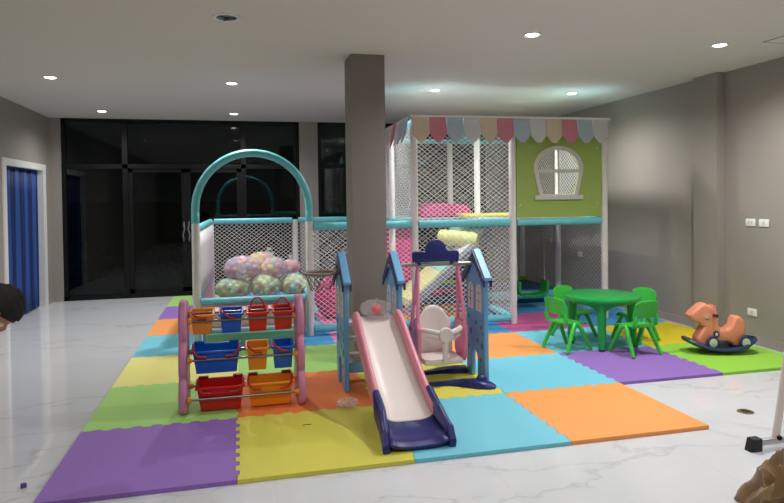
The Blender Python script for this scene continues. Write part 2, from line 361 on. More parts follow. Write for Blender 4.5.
# ------------------------------------------------------------------ soft play frame
M_post = mat('white padded post vinyl', '#e9e5e4', .5)
M_teal = mat('teal padded vinyl', '#74d0dc', .42)
M_net = mat('white cord', '#f4f4f2', .7)
M_green = mat('olive green panel vinyl', '#a0b65e', .55, noise=.03, nscale=3)
PR = -.0227
PF = thing('indoor_play_frame', 'two-storey netted soft play frame with teal arch and striped scalloped awning', 'play structure', (.58, 3.53, 0), PR)
BAY = 1.21
bx = [0, BAY, 2*BAY, 3*BAY, 4*BAY]
def pad_tube(pts, r, ringstep=.14):
    """padded foam sleeve with seam rings along the path"""
    pts = [Vector(p) for p in pts]; out = []; rr = []
    L = 0; acc = [0]
    for a, b_ in zip(pts, pts[1:]): L += (b_-a).length; acc.append(L)
    def at(s):
        for k in range(len(pts)-1):
            if s <= acc[k+1]+1e-9: return pts[k].lerp(pts[k+1], (s-acc[k])/max(1e-9, acc[k+1]-acc[k]))
        return pts[-1]
    n = max(1, round(L/ringstep)); st = L/n
    for k in range(n):
        for f, q in ((.0, .95), (.06, 1), (.5, 1), (.94, 1)): out.append(at((k+f)*st)); rr.append(r*q)
    out.append(at(L)); rr.append(r*.95)
    return out, rr
def rail(p0, p1, r=.04, m=None, name='rail'):
    pts, rr = pad_tube([p0, p1], r); return MB().tube(pts, rr, 12).build(name, m or M_teal, PF)
def post(x, y, z1, r=.042, m=None, z0=0):
    pts, rr = pad_tube([(x, y, z0), (x, y, z1)], r, .2); return MB().tube(pts, rr, 12).build('post', m or M_post, PF)
TOP = 2.42; DK = 1.21
for x in bx[:2]: post(x, 0, 1.27); post(x, 2*BAY, 1.22)
for x in bx[2:]: post(x, 0, TOP)
for x in bx[2:]: post(x, BAY, TOP)
for x in bx[2:]: post(x, 2*BAY, TOP)
# arch over the pit mouth: semicircle in the front plane with straight legs
pts = [(0, 0, 1.27), (0, 0, 1.42)]+[(BAY/2-BAY/2*math.cos(a), 0, 1.42+BAY/2*math.sin(a)) for a in [PI*k/28 for k in range(1, 28)]]+[(BAY, 0, 1.42), (BAY, 0, 1.27)]
p_, r_ = pad_tube(pts, .042, .13); MB().tube(p_, r_, 14).build('arch', M_teal, PF)
g = .045
# rails (each bay its own padded sleeve)
for a, b_ in ((1, 2), (2, 3), (3, 4)): rail((bx[a]+g, 0, DK), (bx[b_]-g, 0, DK), .045)
for a, b_ in ((0, 1), (1, 2), (2, 3), (3, 4)): rail((bx[a]+g, 2*BAY, DK), (bx[b_]-g, 2*BAY, DK))
for x in (0, bx[2], bx[3], bx[4]):
    if x: rail((x, g, DK), (x, BAY-g, DK)); rail((x, BAY+g, DK), (x, 2*BAY-g, DK))
    else: rail((x, g, DK), (x, 2*BAY-g, DK))
for a, b_ in ((2, 3), (3, 4)):
    for y in (0, 2*BAY): rail((bx[a]+g, y, TOP-.03), (bx[b_]-g, y, TOP-.03), .036)
for x in bx[2:]:
    for y in (0, BAY): rail((x, y+g, TOP-.03), (x, y+BAY-g, TOP-.03), .036)
rail((g, 0, .43), (bx[1]-g, 0, .43), .035); rail((0, g, .43), (0, 2*BAY-g, .43), .035); rail((bx[1], g, .43), (bx[1], 2*BAY-g, .43), .035)
rail((bx[1]+g, 0, .07), (bx[2]-g, 0, .07), .045); rail((bx[2]+g, 0, .07), (bx[3]-g, 0, .07), .045)
rail((bx[3]+g, BAY, .13), (bx[4]-g, BAY, .13), .06); rail((bx[3], g, .07), (bx[3], BAY-g, .07)); rail((bx[4], BAY+g, .07), (bx[4], 2*BAY-g, .07))
rail((bx[3]+g, 2*BAY, .07), (bx[4]-g, 2*BAY, .07))
def net(o, u, v, dx=.070, dz=.054, r=.0030, sag=.004, name='net'):
    """diamond netting over the parallelogram o, o+u, o+u+v (v vertical)"""
    o, u, v = Vector(o), Vector(u), Vector(v); W_, H_ = u.length, v.length; un, vn = u.normalized(), v.normalized(); nn = un.cross(vn)
    b = MB(); k = dz/dx; rr = random.Random(int(W_*1000)+int(H_*77))
    for sgn in (1, -1):
        c = -H_/k if sgn > 0 else 0.0
        end = W_ if sgn > 0 else W_+H_/k
        while c < end:
            # line: z = sgn*k*(x-c)
            x0 = max(0, c) if sgn > 0 else max(0, c-H_/k); x1 = min(W_, c+H_/k) if sgn > 0 else min(W_, c)
            if x1-x0 > .01:
                n = max(1, int((x1-x0)/.22)); P = []
                for i in range(n+1):
                    x = x0+(x1-x0)*i/n; z = sgn*k*(x-c); j = 0 if i in (0, n) else 1
                    P.append(o+un*(x+j*rr.uniform(-1, 1)*sag)+vn*(z+j*rr.uniform(-1, 1)*sag)+nn*(j*.01*math.sin(x*5)*math.sin(z*6)))
                b.tube(P, r, 3, cap=False)
            c += dx
    return b.build(name, M_net, PF, smooth=False)
zt = TOP-.05
net((bx[2]+.03, .0, DK+.05), (BAY-.06, 0, 0), (0, 0, zt-DK-.07), name='net')
net((bx[2], .04, DK+.05), (0, BAY-.08, 0), (0, 0, zt-DK-.07)); net((bx[2], BAY+.04, DK+.05), (0, BAY-.08, 0), (0, 0, zt-DK-.07))
net((bx[2]+.04, 2*BAY, DK+.05), (BAY-.08, 0, 0), (0, 0, zt-DK-.07), r=.0018); net((bx[3]+.04, 2*BAY, DK+.05), (BAY-.08, 0, 0), (0, 0, zt-DK-.07), r=.0018)
net((bx[4], .04, DK+.05), (0, BAY-.08, 0), (0, 0, zt-DK-.07)); net((bx[4], BAY+.04, DK+.05), (0, BAY-.08, 0), (0, 0, zt-DK-.07))
net((.04, 2*BAY, .05), (BAY-.08, 0, 0), (0, 0, 1.12)); net((0, .04, .47), (0, 2*BAY-.08, 0), (0, 0, .70));
net((bx[1]+.04, 0, .11), (BAY-.08, 0, 0), (0, 0, 1.06)); net((bx[2]+.04, 0, .11), (BAY-.08, 0, 0), (0, 0, 1.06))
net((bx[1]+.04, 2*BAY, .05), (BAY-.08, 0, 0), (0, 0, 1.12)); net((bx[2]+.04, 2*BAY, .05), (BAY-.08, 0, 0), (0, 0, 1.12), r=.0016); net((bx[3]+.04, 2*BAY, .1), (BAY-.08, 0, 0), (0, 0, 1.07), r=.0018)
net((bx[4], .04, .05), (0, BAY-.08, 0), (0, 0, 1.12), r=.0018); net((bx[4], BAY+.04, .11), (0, BAY-.08, 0), (0, 0, 1.06), r=.0018); net((bx[3], .04, .11), (0, BAY-.08, 0), (0, 0, 1.06), r=.0022)
# deck
M_deck = mat('grey padded deck', '#8c8f98', .6)
b = MB(); b.box(bx[2]+.05, bx[3]-.3, BAY+.05, 2*BAY-.05, DK-.03, DK+.03); b.box(bx[3]-.28, bx[4]-.05, .06, 2*BAY-.05, DK-.03, DK+.03); b.build('deck', M_deck, PF, bevel=.01)
MB().box(bx[3]-.22, bx[4]-.1, BAY-.1, BAY+.3, DK+.032, DK+.08, bev=.012).build('yellow_deck_pad', mat('yellow vinyl', '#e2cf52', .5), PF)
# green house panel with arched window
px0, px1, pz0, pz1 = bx[3]+.045, bx[4]-.045, DK+.05, TOP-.02
wc = bx[3]+.585; wz0, wsp, wr = 1.53, 1.84, .285
arch = [(wc-.21, wz0), (wc+.21, wz0), (wc+.25, 1.68)]+[(wc+wr*math.cos(a), wsp+wr*.86*math.sin(a)) for a in [PI*k/18 for k in range(0, 19)]]+[(wc-.25, 1.68)]
def frame_ring(b, inner, outer, y0, y1):
    n = len(inner)
    V = {(k, s, y): b.bm.verts.new((P[k][0], y, P[k][1])) for s, P in (('i', inner), ('o', outer)) for k in range(n) for y in (y0, y1)}
    for k in range(n):
        q = (k+1) % n
        for y, fl in ((y0, 0), (y1, 1)):
            f = (V[k, 'i', y], V[q, 'i', y], V[q, 'o', y], V[k, 'o', y]); b.bm.faces.new(f)
        for s in 'io': b.bm.faces.new((V[k, s, y0], V[q, s, y0], V[q, s, y1], V[k, s, y1]))
# project hole boundary to the rectangle border for the panel mesh
cx_, cz_ = wc, 1.8
outer = []
for x, z in arch:
    dx_, dz_ = x-cx_, z-cz_
    t = min((px1-cx_)/dx_ if dx_ > 1e-6 else 1e9, (px0-cx_)/dx_ if dx_ < -1e-6 else 1e9, (pz1-cz_)/dz_ if dz_ > 1e-6 else 1e9, (pz0-cz_)/dz_ if dz_ < -1e-6 else 1e9)
    outer.append([cx_+dx_*t, cz_+dz_*t])
for cxn, czn in ((px0, pz0), (px1, pz0), (px1, pz1), (px0, pz1)):
    k = min(range(len(outer)), key=lambda q: (outer[q][0]-cxn)**2+(outer[q][1]-czn)**2); outer[k] = [cxn, czn]
b = MB(); frame_ring(b, arch, outer, -.02, .02); gp = b.build('house_panel', M_green, PF, smooth=False)
def grow(P, d):
    c = (wc, 1.8); return [(c[0]+(x-c[0])*(1+d/.3), c[1]+(z-c[1])*(1+d/.33)) for x, z in P]
M_frame = mat('pale grey window frame board', '#d2cec6', .5)
b = MB(); frame_ring(b, grow(arch, -.012), grow(arch, .045), -.035, -.021); b.box(wc-.27, wc+.27, -.033, -.021, 1.80, 1.84); b.box(wc-.012, wc+.012, -.033, -.021, 1.54, 2.08); b.box(wc-.315, wc+.315, -.05, -.021, 1.475, 1.53)
b.build('window_frame', M_frame, gp, smooth=False)
b = MB()
for x, z in ((px0+.04, pz0+.15), (px1-.06, pz0+.17), (px1-.06, 2.1)): b.ball((x, -.022, z), .012, 1)
b.build('fixing_button', M_frame, gp)
# awning flaps
AW = {k: mat('awning '+k, v, .6) for k, v in dict(beige='#e0cdb4', pink='#d98798', blue='#b4c6d4', white='#d6d8da').items()}
seq = ['beige', 'pink', 'blue', 'white']
def flap(t0, t1, ax, c, k, skew=0, wave=.012, out=0):
    w_ = t1-t0; topz = TOP+.03
    def f(u, v):
        drop = .205+.095*min(1, 1.25*(1-abs(2*u-1)**1.25))
        z = topz-v*drop; o_ = -.055-out-v*.035-wave*math.sin(u*PI)*v-.004*math.sin(k*2.1)*v; t = t0+u*w_
        return (t, o_, z) if ax == 'f' else ((bx[2]+o_, t, z) if ax == 'l' else (bx[4]-o_, t, z))
    MB().grid(f, 10, 6).build('awning_flap', AW[c], PF, solid=.003)
n = 12; W_ = (2*BAY+.06)/n
for k in range(n): flap(bx[2]-.04+k*W_, bx[2]-.04+(k+1)*W_-.003, 'f', seq[k % 4], k)
for k in range(12): flap(-.03+k*W_, -.03+(k+1)*W_-.003, 'l', ['blue', 'blue', 'white', 'pink', 'beige', 'white'][k % 6], k, wave=.03, out=.01)
MB().box(bx[2]-.055, bx[4]+.055, -.058, -.046, TOP+.02, TOP+.045).build('awning_hem', mat('white hem', '#f0f0f0', .5), PF)
b = MB(); b.box(bx[2]+.0, bx[4], .0, .01, TOP+.012, TOP+.02)
b.build('awning_cord', M_net, PF)
MB().box(bx[4]-.02, bx[4]+.05, -.045, .03, TOP-.06, TOP+.04, bev=.01).build('corner_cap', M_teal, PF)
# things under the deck: ramp, roller, padded steps
M_mag = mat('magenta padded vinyl', '#c23f7e', .5); M_mint = mat('mint vinyl', '#9fd8cc', .5); M_pyel = mat('pale yellow-green vinyl', '#dfe29a', .5); M_navyv = mat('blue padded vinyl', '#2f6f9a', .5); M_purp = mat('purple padded vinyl', '#8a62b0', .5)
def seg_slab(xa, za, xb, zb, y0, y1, th, m, name):
    b = MB(); b.prism([(xa, za), (xb, zb), (xb, zb-th), (xa, za-th)], 'y', y0, y1); return b.build(name, m, PF, smooth=False, bevel=.012)
R0 = (3.56, 1.12); R1 = (2.5, .22)
cols = [M_mint, mat('pale grey vinyl', '#c9ccd0', .5), M_mint, M_pyel, M_pyel]
for k in range(5):
    a, c_ = k/5, (k+1)/5
    seg_slab(R0[0]+(R1[0]-R0[0])*a, R0[1]+(R1[1]-R0[1])*a, R0[0]+(R1[0]-R0[0])*c_, R0[1]+(R1[1]-R0[1])*c_, .66, 1.34, .10, cols[k], 'ramp_cushion')
b = MB(); b.prism([(R0[0]+.05, R0[1]-.0), (R1[0]-.05, R1[1]-.06), (R1[0]-.05, R1[1]-.2), (R0[0]+.05, R0[1]-.12)], 'y', .60, .655); b.build('ramp_side', mat('grey ramp side vinyl', '#8d929c', .5), PF, smooth=False, bevel=.01)
d = Vector((.40, -.62, -.03)).normalized(); c0 = Vector((3.28, .90, .97))
b = MB(); b.tube([c0-d*.33, c0-d*.325, c0+d*.325, c0+d*.33], [.095, .102, .102, .095], 28); b.build('climbing_roller', M_pyel, PF)
d2 = Vector((.95, -.3, 0)).normalized(); c0 = Vector((3.32, 1.5, 1.06))
MB().box(-.2, .2, -.1, .1, -.1, .1, m=T(3.46, 1.30, 1.07, rz=-.3), bev=.02).build('mint_block', M_mint, PF)
MB().box(2.30, 2.80, 1.40, 1.48, .0, 1.12, bev=.03).build('magenta_wall_pad', M_mag, PF)
def domeprof(): return [(2.92, DK+.03)]+[(3.22-.30*math.cos(PI*k/14), DK+.03+.20*math.sin(PI*k/14)**.8) for k in range(1, 8)]+[(3.56, DK+.20), (3.64, DK+.15), (3.65, DK+.03)]
b = MB(); b.prism(domeprof(), 'y', 1.5, 2.3); b.build('magenta_tunnel', M_mag, PF, bevel=.02)
MB().box(2.55, 3.6, 1.5, 2.36, .0, .11, bev=.02).build('blue_step', M_navyv, PF)
MB().box(2.6, 3.6, 1.62, 2.36, .11, .18, bev=.02).build('magenta_step', M_mag, PF)
MB().box(2.55, 3.12, 1.74, 2.36, .18, .26, bev=.02).build('purple_step', M_purp, PF)
MB().box(3.13, 3.6, 1.74, 2.36, .18, .26, bev=.02).build('teal_step', mat('dark teal vinyl', '#3c7f8c', .5), PF)
MB().box(3.13, 3.6, 1.74, 1.80, .26, .30, bev=.01).build('lime_edge_pad', mat('lime vinyl', '#a3c83c', .5), PF)
MB().box(3.72, 4.84, 1.30, 2.38, .0, .20, bev=.02).build('blue_platform', M_navyv, PF)
MB().box(3.74, 4.82, 2.2, 2.36, .20, .25, bev=.01).build('lime_edge_pad', mat('lime vinyl', '#a3c83c', .5), PF)
# ball pit: padded floor board and walls
M_pinkv = mat('pale pink padded board', '#e6c4bf', .5)
b = MB(); b.box(.05, BAY-.05, .045, .075, .0, .39); b.build('pit_front_board', M_pinkv, PF)
b = MB(); b.box(-.012, .012, .05, 2*BAY-.05, .0, .39); b.build('pit_side_board', M_pinkv, PF)
b = MB(); b.box(BAY-.012, BAY+.012, .05, 2*BAY-.05, .0, .39); b.build('pit_side_board', M_pinkv, PF)
def strap(u, v): return (-.01+.05*math.sin(PI*u)*v, .1+u*2.2, .47+v*.68)
# white cloth liner bunched in the left back corner of the pit
MB().grid(lambda u, v: (.03+.012*math.sin(u*60), .12+u*2.2, .46+.71*v), 120, 4).build('white_liner', mat('white liner cloth', '#e4e0e4', .8), PF, solid=.004)

# padded step block in front of the pit
st = thing('padded_step_block', 'padded toddler step with pink top and teal base in front of the ball pit', 'padded step', (1.15, 3.2, 0), PR)
MB().box(-.45, .47, -.17, .245, 0, .17, bev=.012).build('lower_step', mat('teal green step vinyl', '#6fb0a6', .5), st)
MB().box(-.45, .47, -.10, .245, .17, .205, bev=.008).build('trim_band', mat('pale blue band', '#bcd8e6', .5), st)
MB().box(-.43, .45, -.02, .245, .205, .375, bev=.012).build('upper_step', M_pinkv, st)

# ------------------------------------------------------------------ bags of play balls in the pit
M_film = film('clear plastic bag film', '#f6f4f2', .33)
BC = {k: mat('ball '+k, v, .4) for k, v in dict(lime='#cbe68c', mint='#a9dcc4', aqua='#8fd0dc', lilac='#b79ad6', rose='#e68aa8', peach='#f2b48e', pinky='#ee9fb6', red='#d83a56', lemon='#ecdf7e').items()}
PROTO = {}
def ball_at(p, c, where):
    if c not in PROTO:
        o = MB().ball((0, 0, 0), .040, 3).build('play_ball', BC[c]); PROTO[c] = o
    else:
        o = PROTO[c].copy(); COL.objects.link(o)
    o.location = p; names = dict(lime='lime green', mint='mint green', aqua='aqua blue', lilac='lilac', rose='rose pink', peach='peach', pinky='light pink', red='red', lemon='lemon yellow')
    tag(o, names[c]+' plastic play ball inside the '+where, 'ball', names[c]+' play balls inside the '+where)
def ballbag(c, r, cols, where, label, knot, seed, skip=None):
    """clear bag: lumpy film round an ellipsoid shell of balls"""
    rr = random.Random(seed); c = Vector(c); n = 0
    ra = [q-.043 for q in r]; placed = []
    N = 420
    for k in range(N):
        z = 1-2*(k+.5)/N; a = k*2.399963+seed; q = math.sqrt(1-z*z)
        p = Vector((ra[0]*q*math.cos(a), ra[1]*q*math.sin(a), ra[2]*z))
        # only the shell turned towards the room and up is in view
        if p.y > ra[1]*.45 or p.z < -ra[2]*.75: continue
        if all((p-o).length > .076 for o in placed): placed.append(p)
    for p in placed: ball_at(c+p, rr.choice(cols), where)
    t = thing('bag_of_balls', label, 'bag of balls', tuple(c), 0, 'clear bags of play balls in the pit')
    b = MB(); g_ = bmesh.ops.create_icosphere(b.bm, subdivisions=4, radius=1)['verts']
    for v in g_:
        d = v.co.normalized(); s_ = 1+.035*math.sin(d.x*9+seed)*math.sin(d.y*8)*math.cos(d.z*9)
        v.co = Vector((d.x*r[0]*s_, d.y*r[1]*s_, d.z*r[2]*s_))
    b.build('bag_film', M_film, t)
    if cols is green:
        for q, (ax_, az_) in enumerate(((-.5, .25), (.35, -.1))):
            n_ = Vector((ax_, -1, az_)).normalized(); p_ = Vector((n_.x*r[0], n_.y*r[1], n_.z*r[2]))*1.03
            MB().lathe([(.016, 0), (.024, 0), (.024, .002), (.016, .002)], 16, m=Matrix.Translation(p_) @ n_.to_track_quat('Z', 'Y').to_matrix().to_4x4(), cap=False).build('red_round_print', mat('red print', '#c8404a', .5), t)
    k = Vector(knot); kn = MB()
    base = Vector((k.x*r[0], k.y*r[1], k.z*r[2]))
    kd = k.normalized()
    kn.tube([base-kd*.03, base-kd*.005, base+kd*.012, base+kd*.05], [.06, .014, .012, .045], 10, cap=False)
    kn.build('knotted_neck', M_film, t)
green = ['lime']*6+['mint', 'aqua']; pink = ['lilac']*4+['pinky']*3+['peach']*2; mixed = ['pinky']*3+['lemon', 'peach', 'aqua', 'lilac', 'pinky']
# lower layer
ballbag((.93, 4.16, .205), (.23, .24, .205), ['rose', 'peach', 'pinky'], 'bottom left bag in the pit', 'clear bag of pink balls on the pit floor at left, mostly hidden', (0, -.3, .9), 1)
ballbag((1.35, 4.16, .20), (.185, .24, .20), ['rose', 'peach', 'pinky', 'red'], 'bottom middle bag in the pit', 'clear bag of pink balls on the pit floor in the middle, mostly hidden', (0, -.3, .9), 2)
ballbag((1.65, 4.16, .20), (.12, .24, .20), ['rose', 'red', 'pinky'], 'bottom right bag in the pit', 'clear bag of rose balls on the pit floor at right, mostly hidden', (0, -.3, .9), 3)
ballbag((.955, 4.15, .475), (.215, .20, .135), green, 'left green bag in the pit', 'clear bag of lime green balls lying at the left of the pit', (1, -.1, -.3), 4)
ballbag((1.335, 4.14, .485), (.19, .20, .15), green, 'middle green bag in the pit', 'clear bag of lime green balls under the two pink bags, middle of pit', (1, -.1, -.3), 5)
ballbag((1.66, 4.14, .485), (.165, .19, .14), green, 'right green bag in the pit', 'clear bag of lime green balls beside the right arch post', (1, -.1, -.2), 6)
ballbag((1.055, 4.2, .70), (.215, .19, .155), pink, 'lilac bag on top of the heap', 'big clear bag of lilac and pink balls, top left of heap', (.05, -1.0, .05), 7)
ballbag((1.44, 4.2, .69), (.165, .18, .14), mixed, 'pink bag on top of the heap', 'clear bag of pink and lemon balls, top right of heap', (-.2, -.2, 1.0), 8)
ballbag((1.66, 4.55, .66), (.13, .15, .10), ['red', 'rose', 'pinky'], 'red bag at the back right of the pit', 'clear bag of red balls behind the right green bag', (0, 0, 1.0), 9)
ballbag((1.30, 4.66, .70), (.20, .17, .16), ['pinky', 'peach', 'lemon'], 'whitish bag behind the two top bags', 'clear bag with pale tied top behind the two top bags', (.4, 0, 1.0), 10)
# net sack of magenta balls in the next bay
ms = thing('magenta_ball_sack', 'magenta quilted sack standing inside the netted bay right of the arch', 'sack', (2.17, 4.45, 0))
b = MB(); g_ = bmesh.ops.create_icosphere(b.bm, subdivisions=4, radius=1)['verts']
for v in g_:
    d = v.co.normalized(); s_ = 1+.05*math.sin(d.x*14)*math.sin(d.y*14)*math.sin(d.z*14+1); v.co = Vector((d.x*.22*s_, d.y*.2*s_, .27+d.z*.27*s_))
b.build('sack_body', mat('magenta quilted cloth', '#c4377c', .55, noise=.25, nscale=26), ms)
MB().tube([(0, 0, .52), (.01, 0, .56), (.02, 0, .62)], [.05, .02, .05], 10).build('gathered_neck', M_mag, ms)

# ------------------------------------------------------------------ hanging swing seat under the deck
sw = thing('hanging_swing_seat', 'dark green U-shaped swing seat hanging below the green house panel', 'swing', (4.85, 4.28, .16)); sw.scale = (1.18, 1.1, 1.03)
pts = [(-.17, 0, .22), (-.175, 0, .13), (-.16, 0, .06), (-.11, 0, .03), (0, 0, .02), (.11, 0, .03), (.16, 0, .06), (.175, 0, .13), (.17, 0, .22)]
b = MB()
b.grid(lambda u, v: (lambda p: (p[0], -.09+.18*v, p[2]))(Vector(pts[min(7, int(u*8))]).lerp(Vector(pts[min(7, int(u*8))+1]), u*8-min(7, int(u*8)))), 32, 4)
b.build('seat', mat('dark green plastic', '#27a34a', .4), sw, solid=.03, bevel=.006)
for s in (-1, 1): MB().tube([(s*.17, 0, .2), (s*.165, 0, .99)], .007, 6).build('rope', mat('grey rope', '#a9a6a4', .8), sw)

# ------------------------------------------------------------------ bin rack
M_rackp = mat('mauve pink plastic', '#d088ac', .4); M_conn = mat('orange connector plastic', '#f0962a', .4); M_rod = mat('steel rod', '#8f8b86', .3, .9)
RK = thing('toy_bin_rack', 'pink-sided toy storage rack with three rows of steel rods', 'toy rack', (0, 0, 0))
def rack_profile():
    # y,z outline: wavy three-lobed front edge leaning back
    zs = [k*.77/36 for k in range(37)]
    front = [(1.145+.11*(z/.77)-.04*abs(math.sin(PI*z/.77*3))**.6, z*.97) for z in zs]
    back = [(1.47-.05*(z/.77)+.02*abs(math.sin(PI*z/.77*3))**.6, z*.97) for z in zs][::-1]
    front[0] = (1.15, 0); top = [(1.27, .772), (1.31, .787), (1.37, .787), (1.41, .772)]
    return front+top+back
for xa in (.598, 1.432):
    b = MB(); b.prism(rack_profile(), 'x', xa, xa+.06); b.build('side_panel', M_rackp, RK, bevel=.02, seg=3, angle=50)
rowspec = [(1.255, .638, 1.45, .68), (1.185, .372, 1.44, .40), (1.135, .105, 1.42, .15)]
for (yf, zf, yb, zb) in rowspec:
    for y, z in ((yf, zf), (yb-.09, zb)):
        MB().tube([(.66, y, z), (1.44, y, z)], .0085, 10).build('rod', M_rod, RK)
        for x, s in ((.66, 1), (1.44, -1)): MB().lathe([(.021, 0), (.021, .012), (.014, .03)], 14, m=T(x, y, z, ry=s*PI/2)).build('connector', M_conn, RK)
BM = dict(orange=mat('orange bin plastic', '#f7992a', .35), blue=mat('blue bin plastic', '#0f62cf', .35), red=mat('red bin plastic', '#d8201f', .35))
BMH = mat('red handle plastic', '#b81522', .35)
def bin_(w_, d_, h_, c, loc, lab, grp, handle_up=0, tilt=.16):
    t = thing('storage_bin', lab, 'storage bin', loc, 0, grp); t.rotation_euler = (tilt, 0, 0)
    b = MB(); k = .86; th = .005
    def ring(s, z, inset=0): return [(-w_/2*s+inset, -d_/2*s+inset, z), (w_/2*s-inset, -d_/2*s+inset, z), (w_/2*s-inset, d_/2*s-inset, z), (-w_/2*s+inset, d_/2*s-inset, z)]
    R = [ring(k, 0), ring(1, h_), ring(1, h_, th), ring(k, th, th)]
    V = [[b.bm.verts.new(p) for p in r] for r in R]
    for a, c_ in zip(V, V[1:]):
        for i in range(4): b.bm.faces.new((a[i], a[(i+1) % 4], c_[(i+1) % 4], c_[i]))
    b.bm.faces.new(V[0][::-1]); b.bm.faces.new(V[-1])
    b.build('tub', BM[c], t, bevel=.008, seg=2)
    rm = MB(); e = .012
    for x0, x1, y0, y1 in ((-w_/2-e, w_/2+e, -d_/2-e, -d_/2+.002), (-w_/2-e, w_/2+e, d_/2-.002, d_/2+e), (-w_/2-e, -w_/2+.002, -d_/2-e, d_/2+e), (w_/2-.002, w_/2+e, -d_/2-e, d_/2+e)): rm.box(x0, x1, y0, y1, h_-.012, h_+.004)
    rm.build('rim', BM[c], t, bevel=.003)
    n = 1 if w_ < .25 else 2
    for q in range(n):
        xc = 0 if n == 1 else (-.5+q)*w_*.62
        hw = w_*.46 if n == 1 else .05
        if handle_up:
            ang = handle_up; H = .085
            P = [(xc-hw*.9, .0, h_-.01), (xc-hw*.7, H*math.cos(ang)*.6, h_+H*math.sin(ang)*.6), (xc-hw*.25, H*math.cos(ang), h_+H*math.sin(ang)), (xc+hw*.25, H*math.cos(ang), h_+H*math.sin(ang)), (xc+hw*.7, H*math.cos(ang)*.6, h_+H*math.sin(ang)*.6), (xc+hw*.9, .0, h_-.01)]
        elif n == 1:
            P = [(xc-hw*.98, d_*.2, h_+.008), (xc-hw*1.02, -d_*.2, h_+.012), (xc-hw*.8, -d_/2-.02, h_+.010), (xc-.01, -d_/2-.026, h_-.02), (xc+hw*.5, -d_/2-.02, h_-.026)]
        else:
            s = -1 if q == 0 else 1
            P = [(s*w_*.49, d_*.3, h_+.006), (s*w_*.50, -d_*.3, h_+.012), (s*w_*.47, -d_/2-.018, h_+.006), (s*w_*.38, -d_/2-.022, h_-.03), (s*w_*.20, -d_/2-.022, h_-.034)]
        MB().tube(P, .0075, 8).build('handle', BMH, t)
    if n == 2:
        for s in (-1, 1): MB().box(s*w_*.38-.035, s*w_*.38+.035, d_/2-.01, d_/2+.015, h_, h_+.02, bev=.004).build('hanging_lug', BMH if c != 'blue' else BM['blue'], t)
    return t
def rest(y, z): return y, z
# row 1
for x, w_, c, up, lab in [(.760, .150, 'orange', 0, 'small orange bin at the left end of the rack, top row'), (.965, .155, 'blue', 0, 'small blue bin with red handle, top row of the rack'),
        (1.156, .140, 'red', 1.15, 'small red bin with raised handle next to the blue one, top row'), (1.343, .138, 'red', .75, 'small red bin with slanting handle at right end, top row')]:
    bin_(w_, .15, .150, c, (x, 1.352, .545), lab, 'bins on the top row of the rack', up)
for x, w_, c, lab in [(.858, .325, 'blue', 'long blue bin on the left of the middle row'), (1.147, .145, 'orange', 'small orange bin in the centre of the middle row'), (1.333, .145, 'blue', 'small blue bin at the right end of the middle row')]:
    bin_(w_, .15, .172, c, (x, 1.283, .275), lab, 'bins on the middle row of the rack')
for x, c, lab in [(.884, 'red', 'long red bin on the left of the bottom row'), (1.236, 'orange', 'long orange bin on the right of the bottom row')]:
    bin_(.32, .15, .178, c, (x, 1.237, .022), lab, 'bins on the bottom row of the rack')

